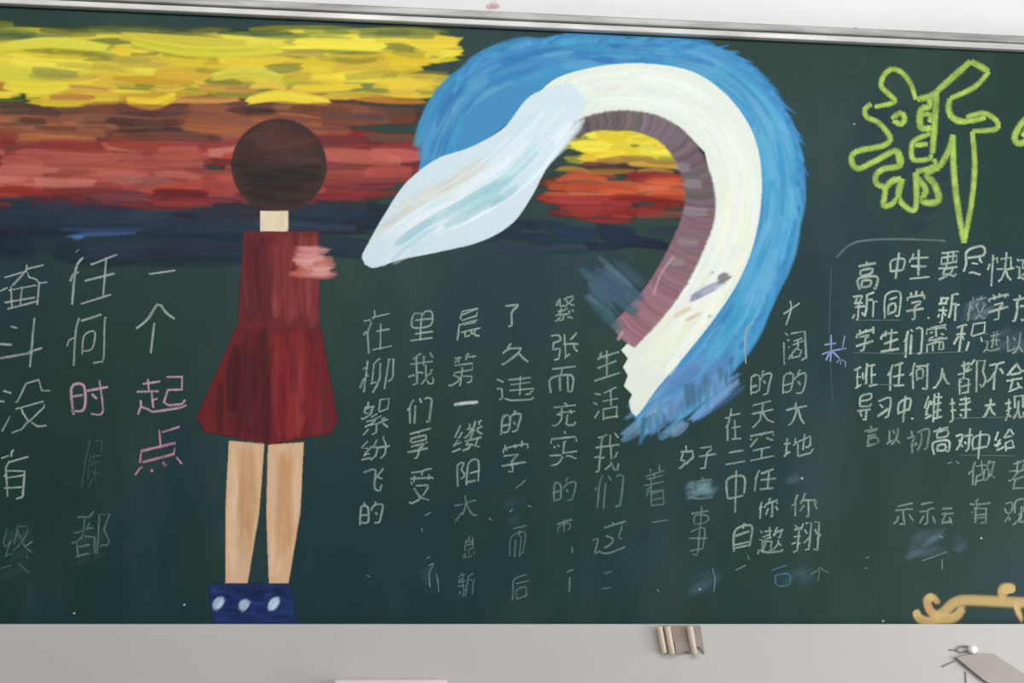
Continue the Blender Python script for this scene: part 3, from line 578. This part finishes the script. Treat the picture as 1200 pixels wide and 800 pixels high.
"要": [[6, 4, 31, 8, 32, 13, 21, 15, 19, 17, 23, 28, 66, 28], [4, 28, 22, 27], [5, 66, 65, 66], [66, 6, 60, 5, 42, 12, 32, 12], [9, 39, 62, 39, 62, 53, 9, 54, 9, 39], [42, 12, 49, 20, 51, 27], [27, 28, 29, 38], [26, 39, 26, 66], [44, 39, 44, 66]],
"尽": [[7, 20, 14, 37, 15, 63, 57, 63, 58, 46, 15, 46], [20, 14, 31, 12, 49, 5, 51, 6], [26, 32, 44, 26], [55, 28, 49, 38, 48, 45]],
"快": [[14, 5, 14, 64], [26, 6, 36, 14, 43, 29, 44, 64], [5, 37, 7, 51], [26, 32, 43, 31], [24, 44, 20, 54, 14, 54], [64, 6, 52, 16, 47, 28, 43, 30], [30, 54, 59, 54, 60, 32], [65, 32, 47, 32, 45, 30]],
"速": [[7, 8, 15, 12, 30, 5, 64, 5, 68, 8], [25, 16, 43, 31, 47, 31], [4, 40, 15, 39, 15, 12], [44, 14, 44, 65], [13, 56, 7, 63], [63, 18, 47, 30, 49, 34, 62, 34, 61, 48, 28, 48, 27, 35, 44, 32], [24, 59, 65, 59]],
"新": [[5, 12, 9, 21], [13, 6, 18, 5, 20, 9, 20, 42], [5, 30, 32, 30], [37, 7, 42, 27, 42, 60, 62, 64], [32, 14, 29, 21], [4, 42, 33, 42], [58, 5, 58, 41, 66, 42], [9, 54, 12, 54, 12, 59], [5, 59, 32, 59], [19, 65, 20, 59], [12, 42, 11, 54], [25, 42, 28, 59], [42, 42, 58, 41]],
"同": [[4, 5, 4, 66, 63, 66, 63, 7, 62, 5, 57, 4, 49, 6], [20, 15, 21, 40, 47, 39, 47, 20, 20, 20], [17, 53, 50, 53]],
"校": [[16, 4, 15, 50], [4, 19, 11, 37, 15, 39], [30, 5, 38, 9, 47, 17, 63, 6, 68, 7], [24, 27, 22, 36, 15, 40], [7, 50, 23, 50], [30, 36, 34, 38, 46, 20, 50, 21, 56, 34], [16, 65, 16, 50], [31, 55, 65, 55], [39, 47, 33, 38], [64, 36, 55, 48], [45, 66, 48, 62, 47, 55]],
"方": [[5, 6, 7, 5, 11, 8, 21, 22, 25, 36, 27, 54, 63, 54], [33, 8, 36, 5, 51, 6, 55, 17, 56, 36, 25, 36], [6, 54, 26, 53], [35, 65, 37, 54]],
"需": [[10, 5, 11, 22, 33, 23, 61, 22, 61, 5, 56, 4], [27, 5, 27, 22], [4, 33, 65, 33], [44, 5, 44, 22], [12, 41, 26, 41], [5, 48, 5, 58, 64, 58, 65, 48], [14, 49, 26, 49], [35, 40, 35, 67], [9, 67, 60, 67], [44, 41, 58, 41], [44, 49, 56, 49], [33, 23, 34, 32]],
"积": [[18, 4, 18, 62, 26, 65, 29, 64], [5, 19, 13, 34, 17, 35], [34, 5, 41, 21], [5, 45, 18, 44], [29, 28, 22, 37, 18, 38], [3, 61, 18, 62], [66, 6, 59, 21], [29, 45, 18, 45], [37, 34, 63, 34, 62, 61, 37, 61, 37, 34]],
"进": [[5, 5, 6, 8, 14, 13, 31, 5, 61, 5, 68, 8], [5, 39, 15, 38, 15, 13], [31, 18, 37, 37, 37, 63], [27, 33, 65, 33], [54, 16, 54, 63], [13, 58, 9, 63], [26, 52, 63, 52]],
"以": [[6, 14, 10, 18, 27, 24, 30, 28], [25, 6, 34, 10, 45, 23, 50, 22, 63, 7], [9, 63, 10, 18], [35, 48, 28, 61], [55, 67, 53, 44, 47, 23]],
"班": [[5, 11, 12, 12, 13, 14, 21, 14], [6, 37, 19, 37], [33, 10, 37, 17, 40, 31, 40, 65], [42, 7, 66, 7], [27, 30, 29, 50], [5, 61, 20, 61], [48, 35, 63, 35], [46, 61, 65, 61], [13, 14, 13, 61], [56, 7, 56, 61]],
"人": [[5, 6, 7, 5, 10, 7, 22, 19, 30, 34, 32, 44, 34, 45, 38, 43, 41, 32, 47, 21, 56, 11, 64, 6], [35, 65, 35, 45]],
"不": [[6, 26, 16, 31, 30, 45, 35, 46, 39, 61, 64, 61], [35, 5, 35, 46], [7, 61, 39, 61], [42, 43, 46, 42, 62, 30]],
"会": [[12, 7, 57, 10, 60, 6], [8, 29, 63, 29], [5, 44, 7, 43, 18, 48, 34, 62, 37, 62, 58, 46, 63, 44, 68, 45], [48, 21, 53, 16, 55, 10], [17, 8, 19, 15, 25, 20, 29, 29], [19, 44, 51, 44, 55, 48], [19, 44, 18, 48]],
"导": [[4, 27, 66, 27], [25, 12, 25, 14, 17, 21, 17, 27], [36, 4, 48, 4, 49, 6, 49, 32], [64, 45, 60, 40, 15, 40, 11, 42, 10, 66, 57, 66, 57, 53, 10, 53]],
"习": [[7, 17, 48, 30, 50, 33], [44, 4, 53, 4, 59, 8, 62, 65, 6, 66], [13, 53, 19, 52, 33, 41]],
"维": [[4, 9, 24, 13, 27, 16], [6, 25, 23, 27], [36, 4, 35, 51, 40, 65], [29, 43, 32, 47, 35, 47], [23, 51, 9, 26], [66, 9, 36, 9], [16, 66, 7, 47, 7, 43, 17, 42], [63, 25, 36, 25], [63, 39, 36, 39], [52, 65, 54, 61, 53, 9], [65, 54, 37, 54]],
"持": [[7, 4, 13, 4, 14, 6, 14, 65], [5, 28, 14, 30], [47, 4, 56, 4, 57, 41, 66, 42], [40, 14, 36, 21], [21, 33, 14, 32], [5, 51, 21, 51], [29, 29, 66, 29], [28, 42, 57, 41], [32, 57, 62, 57], [48, 65, 48, 42]],
"规": [[7, 7, 16, 27, 17, 65], [30, 5, 40, 12, 48, 25, 49, 51], [5, 37, 16, 36], [27, 16, 22, 24, 16, 27], [6, 54, 26, 54], [27, 37, 17, 37], [36, 30, 37, 63, 62, 62, 62, 30], [66, 17, 66, 7, 64, 5, 54, 5, 52, 7, 52, 24, 48, 25]],
"言": [[14, 5, 15, 22, 54, 22, 55, 4], [15, 34, 53, 34], [4, 56, 64, 56], [15, 45, 53, 45], [32, 67, 37, 60, 37, 56], [14, 7, 55, 7]],
"初": [[16, 5, 16, 36, 24, 53, 5, 54], [29, 6, 34, 11, 41, 27, 44, 44, 44, 60], [10, 31, 23, 33, 24, 35], [47, 5, 58, 5, 62, 13, 64, 59, 33, 60], [26, 26, 23, 33], [14, 67, 17, 62, 17, 54]],
"对": [[13, 12, 19, 23, 22, 25, 29, 56, 6, 57], [30, 16, 27, 22, 22, 25], [10, 39, 18, 31, 22, 30], [47, 5, 51, 4, 57, 6, 57, 66], [44, 24, 39, 35], [36, 49, 66, 49]],
"给": [[4, 9, 24, 13, 27, 16], [7, 25, 22, 27, 26, 30], [35, 4, 35, 29, 58, 29, 59, 5], [30, 43, 36, 45, 37, 50, 46, 62, 50, 61, 60, 46, 65, 44], [23, 50, 19, 43, 14, 42, 16, 38, 12, 33, 10, 26], [17, 65, 7, 44, 14, 42], [35, 8, 59, 8], [37, 43, 57, 43, 60, 46]],
"做": [[14, 4, 13, 49, 18, 64], [24, 7, 24, 32, 40, 32, 44, 36, 44, 39, 48, 41, 53, 24, 57, 24, 60, 31, 63, 51, 65, 51], [5, 37, 8, 43, 13, 45], [42, 5, 55, 17, 66, 6], [22, 51, 41, 51], [32, 63, 32, 33], [51, 64, 47, 41], [24, 12, 40, 12, 40, 32], [55, 17, 55, 24], [50, 51, 63, 51]],
"老": [[3, 22, 8, 21, 19, 27, 25, 28, 26, 31, 35, 37, 34, 41, 5, 41], [12, 56, 49, 56, 55, 54, 63, 63], [64, 12, 60, 4, 29, 4, 26, 6, 25, 11, 25, 28], [55, 27, 32, 19, 25, 19], [31, 65, 31, 41], [66, 41, 45, 42, 35, 40], [46, 42, 53, 54]],
"示": [[6, 12, 13, 20, 18, 31, 21, 32], [25, 5, 30, 4, 36, 6, 37, 44, 66, 44], [6, 44, 36, 43], [13, 62, 59, 62], [65, 12, 56, 29]],
"云": [[12, 9, 14, 10, 16, 18, 28, 35, 29, 41, 66, 41], [5, 41, 29, 41], [64, 6, 60, 12, 57, 13, 56, 18, 50, 27], [12, 63, 58, 63], [14, 10, 23, 9, 57, 13]],
"观": [[10, 13, 17, 25, 22, 23, 24, 17], [29, 5, 42, 16, 47, 25, 48, 50], [7, 47, 15, 34, 18, 33, 18, 25], [35, 29, 35, 62, 62, 61, 62, 29], [5, 60, 25, 59, 23, 43, 20, 34, 18, 33], [67, 14, 64, 5, 53, 5, 51, 7, 51, 24, 47, 25]],
"所": [[6, 5, 5, 8, 9, 21, 9, 59, 31, 63], [34, 6, 41, 25, 41, 58, 63, 64], [58, 4, 58, 41], [66, 41, 41, 41], [9, 31, 29, 31, 28, 48, 9, 48]],
"后": [[6, 6, 12, 24, 13, 60, 59, 65], [25, 4, 25, 31, 60, 31, 61, 5], [66, 46, 13, 46], [25, 8, 61, 8]],
"息": [[7, 9, 10, 18], [20, 18, 20, 9, 23, 4, 49, 4, 51, 5, 52, 11], [40, 16, 34, 23, 34, 28], [65, 9, 59, 19], [38, 68, 34, 66, 32, 59, 15, 59, 15, 29, 55, 29, 55, 59, 33, 60], [15, 39, 55, 39], [15, 49, 55, 49]],
"市": [[11, 13, 12, 40, 57, 40, 58, 15, 57, 13, 47, 13], [34, 5, 34, 55], [5, 55, 64, 55], [33, 65, 36, 56]],
"太": [[5, 6, 7, 5, 15, 10, 24, 19, 29, 17], [7, 46, 34, 46], [64, 6, 56, 11, 47, 21, 40, 34, 38, 42, 36, 43, 37, 46, 64, 46], [35, 65, 35, 44, 25, 19]]}
def glyph(ch):
    out = []
    for s_ in GLYPHS[ch]:
        out.append([(s_[i], s_[i + 1]) for i in range(0, len(s_), 2)])
    return out
WHITE, GREY, PINK, WARM, PALE = (196, 208, 202), (140, 165, 162), (206, 150, 178), (205, 200, 178), (176, 196, 186)
def mark(name, lines, width, col, a, label=None, y=-0.0003, taper=.15, rough=True):
    st = Strokes(y)
    for q in lines:
        st.add(q, width * R.uniform(.85, 1.15), col, a, 3.0, taper, smooth=rough)
    return st.build(name, M['chalk'], board, label)
def char(ch, cx, cy, w_, h_, width=2.6, col=PALE, a=.75, slope=0.10, wob=.022):
    g = glyph(ch); xs = [p[0] for q in g for p in q]; ys_ = [p[1] for q in g for p in q]
    x0, x1, y0_, y1 = min(xs), max(xs), min(ys_), max(ys_); dx, dy = max(1, x1 - x0), max(1, y1 - y0_)
    lines = []; lean = R.uniform(-.04, .14)
    for q in g:
        ox, oy = R.gauss(0, wob * .7), R.gauss(0, wob * .7); l = []
        for px, py in q:
            u = (px - x0) / dx - .5 + ox + R.gauss(0, wob * .5) if x1 - x0 > 3 else 0
            v = (py - y0_) / dy - .5 + oy + R.gauss(0, wob * .5) if y1 - y0_ > 3 else 0
            l.append((cx + u * w_, cy - v * h_ - u * w_ * slope))
        lines.append([(a_ - (b_ - cy) * lean, b_) for a_, b_ in l])
    mark('chalk_character', lines, width, col, a, rough=False if len(g) > 6 else True)
T = []
for row in '''
奋 26 336 60 52|斗 24 405 58 62|没 26 476 62 58|有 16 556 36 58
任 110 325 56 58|何 102 399 46 60
一 190 319 34 6|个 182 385 46 60
'''.strip().split('\n'):
    for it in row.split('|'): T.append((it, 3.7, WHITE, .62))
for it in '时 105 466 46 42|起 190 461 60 44'.split('|'): T.append((it, 4, (206, 172, 190), .75))
T.append(('点 187 528 54 50', 4.4, PINK, .9))
T.append(('都 107 626 46 52', 3.4, GREY, .5)); T.append(('终 20 642 42 58', 2.6, GREY, .3)); T.append(('候 108 545 22 58', 2.2, GREY, .22))
for it in '''在 442 386 36 48|柳 442 438 38 42|絮 440 488 34 38|纷 440 527 34 27|飞 437 563 26 28|的 436 600 26 28|里 495 382 27 34|我 495 433 30 38|们 490 481 28 30|享 490 520 27 34|受 493 568 28 40|晨 550 378 26 36|第 543 433 30 40|缕 546 512 34 34|阳 547 555 26 28|了 598 369 16 26|久 605 413 34 26|违 604 455 44 28|的 599 495 24 28|学 602 536 32 36|紧 662 362 24 28|张 663 405 34 30|而 660 446 30 27|充 662 485 30 30|实 661 525 34 36|生 711 425 30 32|活 711 474 32 34|我 711 530 30 44|好 817 535 42 28|在 860 498 20 36|二 862 535 24 14|中 862 575 20 52|自 871 628 18 34|的 892 448 24 30|天 893 485 28 26|空 893 520 30 34|任 896 562 28 26|你 902 595 24 22|遨 902 632 32 34|阔 933 405 28 38|的 932 447 26 30|大 933 484 22 30|地 935 522 36 28|你 942 592 28 30|翔 946 628 34 36'''.split('|'): T.append((it, 3.5, PALE, .62))
for it in '们 713 576 34 40|着 768 569 26 48|太 545 595 28 32|的 660 573 26 28|事 819 622 22 62|这 822 571 32 28|这 715 628 40 38'.split('|'): T.append((it, 3.2, GREY, .5))
for it in '息 550 640 14 28|新 545 684 20 28|后 609 688 20 28|而 608 636 18 36|市 662 616 18 16|二 712 680 12 20|个 960 672 22 18'.split('|'): T.append((it, 2.8, GREY, .38))
for it in '高 1015 323 26 38|中 1051 313 16 36|生 1078 310 28 32|要 1112 310 24 34|尽 1142 308 26 36|快 1174 315 32 40|速 1202 315 24 34|新 1014 358 30 34|同 1045 358 20 32|学 1073 358 24 38|新 1111 360 28 36|学 1170 358 26 34|方 1197 360 24 34|学 1014 398 24 32|生 1043 398 24 30|们 1070 400 26 36|需 1098 397 26 36|积 1135 394 38 36|班 1015 440 30 30|任 1050 440 22 36|何 1077 440 24 36|人 1104 442 22 26|都 1138 440 36 44|不 1167 440 22 34|会 1190 442 24 34|导 1014 477 18 34|习 1036 478 16 26|中 1060 478 14 38|维 1094 478 24 38|持 1126 478 28 32|大 1160 478 16 22|规 1188 478 26 30|高 1104 515 22 38|对 1129 516 20 30|中 1149 520 20 40|给 1177 516 28 28'.split('|'): T.append((it, 3.9, (186, 204, 190), .8))
for it in '校 1145 360 26 34|进 1164 400 22 26|以 1190 402 22 26|言 1022 510 20 26|以 1047 512 18 22|初 1076 517 28 28|做 1150 553 36 32|老 1193 555 26 38|示 1060 603 26 28|示 1086 602 20 28|云 1109 604 18 20|有 1147 600 26 34|观 1189 600 30 30'.split('|'): T.append((it, 3.4, (170, 188, 178), .5))
for it, wd, col, a in T:
    ch, x, y, w_, h_ = it.split(' ')
    k_ = .86 if float(x) > 1000 else .93
    char(ch, float(x) + R.uniform(-1, 1), float(y), float(w_) * k_, float(h_) * k_, wd, col, a * R.uniform(.85, 1.1), R.uniform(.08, .3), .05)
mark('chalk_character', [[(532, 474), (546, 472), (560, 471)]], 6.5, (208, 216, 212), .9)
mark('chalk_character', [[(764, 612), (783, 609)]], 2.4, GREY, .6)
mark('chalk_character', [[(918, 368), (937, 355)], [(926, 352), (927, 362), (921, 381)]], 2.8, PALE, .8)
mark('chalk_character', [[(963, 415), (975, 411), (992, 408)], [(966, 404), (980, 402)], [(974, 392), (974, 410), (973, 424)], [(968, 422), (974, 412), (984, 420)]], 3, (150, 160, 214), .9, 'lavender chalk character')
mark('chalk_character', [[(990, 393), (987, 409)], [(980, 425), (984, 421), (985, 427)], [(986, 421), (991, 424), (990, 430)]], 2.4, (150, 160, 214), .85, 'lavender chalk exclamation mark')
# stray strokes, rulings and remains of wiped characters
mark('chalk_line', [[(874, 426), (873, 400), (875, 384), (881, 379)]], 2.4, PALE, .7)
mark('chalk_line', [[(980, 302), (994, 288), (1012, 282), (1050, 280), (1108, 282)]], 3.4, GREY, .42, 'faint curved chalk line around the right-hand text')
for q in ([(1005, 375), (1055, 375)], [(1000, 413), (1060, 414), (1130, 412)], [(1010, 450), (1060, 451)], [(1120, 490), (1195, 488)], [(1125, 533), (1190, 534)]): mark('chalk_line', [q], 1.6, GREY, .4)
mark('chalk_line', [[(974, 310), (972, 400), (976, 470)]], 1.6, GREY, .22)
frag = [[(498, 604), (505, 600)], [(494, 618), (495, 623)], [(500, 654), (504, 652)], [(502, 663), (508, 660), (503, 672), (504, 688)], [(511, 672), (513, 680), (514, 694)], [(573, 606), (576, 610)], [(430, 674), (434, 676)],
        [(604, 572), (612, 566), (616, 562)], [(597, 600), (601, 596)], [(618, 592), (623, 594)], [(653, 614), (670, 608)], [(670, 640), (671, 648)], [(664, 670), (672, 667)], [(668, 676), (667, 694)],
        [(757, 575), (762, 570)], [(770, 690), (773, 694)], [(835, 665), (838, 680), (836, 694)], [(862, 668), (874, 662)], [(876, 650), (878, 656)], [(1110, 543), (1116, 541)], [(1120, 540), (1124, 543)],
        [(1080, 657), (1100, 650), (1110, 646)], [(1104, 655), (1104, 667)], [(1100, 628), (1105, 630)], [(1015, 654), (1018, 652)], [(1013, 665), (1017, 666)], [(30, 640), (38, 634)], [(88, 296), (93, 292)], [(105, 309), (120, 306)]]
for q in frag: mark('chalk_fragment', [q], 2.3, GREY, .6)
for x, y in ((820, 690), (1035, 727), (216, 708), (87, 718), (1001, 145), (1088, 372), (1069, 490), (768, 482), (940, 560), (1150, 630)):
    mark('chalk_dot', [[(x - 1.3, y), (x + 1.3, y + .6)]], 3.2, WHITE, .8)
mark('chalk_character', [[(908, 674), (924, 672), (925, 684), (911, 686), (908, 674)], [(904, 668), (922, 662)]], 2.4, (96, 146, 176), .6, 'small faint blue chalk character')
sm = Brush()
for (x, y, rx, ry, c, a, n_) in ((822, 572, 20, 11, (120, 160, 170), .5, 16), (1085, 638, 24, 18, (92, 116, 128), .35, 22), (1128, 640, 10, 16, (84, 110, 120), .3, 8), (932, 562, 10, 9, (84, 110, 112), .35, 8), (825, 680, 24, 20, (72, 108, 120), .3, 16), (935, 676, 34, 12, (74, 108, 120), .3, 16), (20, 650, 18, 40, (80, 104, 106), .2, 14), (108, 640, 16, 30, (80, 104, 106), .25, 12), (1148, 360, 18, 16, (110, 134, 140), .35, 12), (1188, 400, 24, 16, (96, 120, 130), .35, 12), (1088, 210, 22, 80, (52, 66, 84), .5, 30), (1040, 140, 36, 16, (52, 66, 84), .4, 14), (505, 660, 14, 30, (70, 102, 106), .22, 10), (605, 600, 16, 40, (66, 98, 102), .22, 14)):
    for i in range(n_):
        qx, qy = x + R.uniform(-rx, rx) * .7, y + R.uniform(-ry, ry) * .7; l = min(rx, ry) * R.uniform(.7, 1.2)
        sm.add([(qx - l / 2, qy + l * .3), (qx, qy), (qx + l / 2, qy - l * .3)], R.uniform(7, 13), c, a * .5, 6, .4)
sm.build('wiped_chalk_smears', None, board, 'cloudy patches of wiped chalk', stuff=True)

# ---------------------------------------------------------------- the large lime outlined character and the start of the next one
LIME = (172, 202, 96)
Z = lambda pts: [(960 + x / 3.075, 40 + y / 3.075) for x, y in pts]
big = [Z(q) for q in (
    [(348, 236), (330, 180), (300, 140), (262, 126), (232, 150), (224, 188), (250, 215), (272, 244), (200, 262)],
    [(188, 252), (165, 270), (172, 300), (212, 318), (255, 370), (235, 400), (130, 425), (118, 460), (140, 484), (200, 458), (262, 424), (284, 424), (292, 472), (230, 486), (204, 510), (208, 540), (238, 556), (232, 616), (262, 612), (284, 590), (300, 612), (340, 636), (350, 600), (346, 500)],
    [(284, 420), (290, 470)], [(262, 306), (290, 284), (308, 300), (296, 324), (266, 310)], [(300, 520), (288, 560), (284, 590)], [(238, 556), (262, 530), (296, 520)],
    [(352, 236), (405, 222), (424, 206)], [(424, 206), (418, 300), (408, 430)], [(400, 232), (396, 262), (368, 272), (366, 335), (404, 338)], [(372, 290), (400, 290), (398, 318)],
    [(402, 358), (352, 378), (334, 400), (340, 452), (402, 448), (404, 432)], [(346, 400), (392, 396)], [(412, 450), (420, 470), (392, 486), (350, 494)],
    [(352, 494), (352, 590)], [(356, 520), (384, 560), (372, 600), (420, 606), (430, 580), (412, 536), (388, 510), (404, 492), (434, 480)],
    [(434, 480), (470, 412), (482, 362)], [(424, 206), (546, 98)], [(546, 98), (612, 134)], [(612, 134), (560, 190), (472, 232)], [(472, 232), (466, 270), (484, 304), (530, 316)],
    [(530, 300), (560, 290), (600, 286), (640, 314), (636, 342), (552, 350)], [(482, 362), (484, 470), (496, 600), (522, 752)], [(522, 752), (550, 600), (560, 470), (552, 350)], [(484, 304), (500, 316), (560, 310), (600, 300)])]
mark('lime_chalk_character', big, 9.5, LIME, 1.0, 'large character outlined in thick lime chalk')
mark('lime_chalk_character', [[(1210, 132), (1196, 146), (1189, 162), (1197, 168), (1212, 156)], [(1206, 148), (1198, 160)]], 9, LIME, .95, 'edge of a second lime chalk character')

# gold scroll ornament
GOLD_P = [(196, 172, 114), (208, 184, 128), (186, 156, 100), (208, 158, 120)]
gs = Brush()
Zg = lambda pts: [(1000 + x / 6, 680 + y / 6) for x, y in pts]
for q, wd in (([(445, 235), (470, 270), (530, 290), (620, 280)], (9, 8)), ([(600, 160), (560, 120), (520, 140), (540, 210), (600, 258)], (6, 9)), ([(560, 275), (640, 220), (700, 165), (770, 140), (900, 142), (1060, 150), (1200, 156), (1500, 170)], 9.5),
              ([(590, 265), (680, 268), (735, 240), (770, 190)], (10, 7)), ([(1070, 140), (1045, 90), (1060, 55), (1110, 50)], (7, 9)), ([(1145, 165), (1160, 220), (1180, 270)], (7, 5))):
    for k in range(3): gs.add([(a_ + (k - 1) * .8, b_ + (k - 1) * 1.2) for a_, b_ in Zg(q)], tuple(v * 1.3 for v in wd) if isinstance(wd, tuple) else wd * 1.3, GOLD_P[(k + len(q)) % 4], .6, 4, .1)
for x, y, r in ((443, 232, 10), (1078, 62, 14), (1108, 58, 13), (540, 120, 11)):
    c_ = Zg([(x, y)])[0]
    for k in range(3): gs.poly([(c_[0] + r * .42 * math.cos(v), c_[1] + r * .42 * math.sin(v)) for v in [k2 * .45 for k2 in range(14)]], GOLD_P[0])
gs.build('gold_scroll', None, board, 'curly gold painted scroll at the lower right')

build_paint()

# ---------------------------------------------------------------- fittings on the lower wall
YF = -0.0281                               # face of the lower wall
Q = lambda x, y, d=0.0: P(x, y, YF - d)
tr = thing('ribbed_bracket', 'cream ribbed plastic bracket hanging below the middle of the blackboard', 'bracket', tuple(Q(798, 750)))
b = MB(); b.prism([(786, 732.5), (806, 732.5), (812, 764), (791, 764)], YF, YF - 0.004); b.build('back_plate', M['ridge_dark'], tr, bevel=0.0005)
b = MB(); b.prism([(790, 752), (811, 752), (813, 765), (804, 763), (792, 766)], YF - 0.0041, YF - 0.007); b.build('lower_lip', M['ridge_grey'], tr, bevel=0.0005)
for x0, x1, top, wd, mt in ((773, 778, 0, 7, 'ridge'), (782, 787.5, 0, 7.5, 'ridge'), (808.5, 813.5, 0, 8, 'ridge')):
    b = MB(); a_, c_ = Q(x0, 736, .011), Q(x1, 765 if x0 != 773 else 764, .009)
    r = wd / 2 / 585
    b.tube([a_ + (a_ - c_) * 0.08, a_, a_ * .5 + c_ * .5, c_, c_ + (c_ - a_) * 0.06], [r, r, r, r, r * .55], 12); b.build('rib', M[mt], tr, smooth=True)
b = MB(); b.prism([(774, 732.5), (786, 732.5), (790, 763), (780, 764)], YF, YF - 0.006); b.build('side_strip', M['ridge_dark'], tr, bevel=0.0005)
b = MB(); b.prism([(811, 732.5), (820, 732.5), (825, 766), (819, 758), (815, 757)], YF, YF - 0.006); b.build('side_strip', M['ridge_grey'], tr, bevel=0.0005)

du = thing('cable_duct', 'taupe flat cable duct slanting down to the lower right corner', 'duct', tuple(Q(1160, 790)))
b = MB(); b.prism([(1118, 770), (1132, 766.5), (1163, 766), (1178, 776), (1225, 806), (1330, 872), (1300, 890), (1190, 820), (1150, 796)], YF, YF - 0.009); b.build('duct_body', M['duct'], du, bevel=0.0008)
pl = thing('wall_plug', 'small white round plug with a grey wire loop above the taupe duct', 'plug', tuple(Q(1138, 761)))
a_ = Q(1138, 761); b = MB(); b.tube([a_ + Vector((0, -.0001, 0)), a_ + Vector((0, -.006, 0)), a_ + Vector((0, -.012, 0)), a_ + Vector((0, -.014, 0))], [.0085, .0085, .008, .005], 20); b.build('plug_cap', M['white'], pl, smooth=True)
b = MB(); b.tube([Q(x, y, .003) for x, y in spline([(1134, 757), (1126, 757), (1121, 761), (1125, 764), (1134, 762)], 2)], .0012, 8); b.build('wire_loop', M['wire'], pl, smooth=True)
for nm, lb, pts in (('loose_wire', 'thin grey wire sticking out left of the taupe duct', [(1104, 781), (1112, 777), (1119, 774)]), ('loose_wire', 'thin grey wire hanging straight down beneath the taupe duct', [(1131.5, 787), (1132, 797), (1132, 830)]), ('loose_wire', 'short thin grey wire reaching left from the white plug', [(1112, 761), (1119, 761.5), (1122, 760.5)])):
    b = MB(); b.tube([Q(x, y, .0016) for x, y in spline(pts, 3)], .0011, 8); o = b.build(nm, M['wire'], None, lb, smooth=True); o['category'] = 'wire'
bx = thing('junction_box', 'pale rounded plastic box low on the grey wall at the bottom edge', 'box', tuple(Q(460, 850)))
import bmesh
bb = MB(); p0, p1 = Q(392, 899), Q(524, 795)
bb.box((p0.x, YF - 0.034, p0.z), (p1.x, YF, p1.z)); bb.build('box_body', M['box'], bx, bevel=0.007)
bb = MB(); bb.box((p0.x + .012, YF - 0.038, p0.z + .012), (p1.x - .012, YF - 0.0342, p1.z - .012)); bb.build('box_cover', M['white'], bx, bevel=0.0015)

# small marks on the upper wall
for nm, lab, x, y, r_, c in (('wall_mark', 'faint pink smudge on the white wall above the rail', 578, 6, 7, (226, 204, 200)), ('wall_mark', 'small grey nail mark on the white wall above the rail at right', 1001, 34, 2.5, (150, 150, 150))):
    st = Strokes(0.0298 - 0.0001)
    for k in range(8 if r_ > 4 else 2):
        qx, qy = x + R.uniform(-r_, r_) * .6, y + R.uniform(-r_, r_) * .5
        st.add([(qx - r_ * .7, qy), (qx, qy + .5), (qx + r_ * .7, qy)], r_ * 1.2, c, .35 if r_ > 4 else .9, 3, .4)
    e = thing(nm, lab, 'mark', tuple(P(x, y, 0.0299))); st.build('stain', M['chalk'], e)
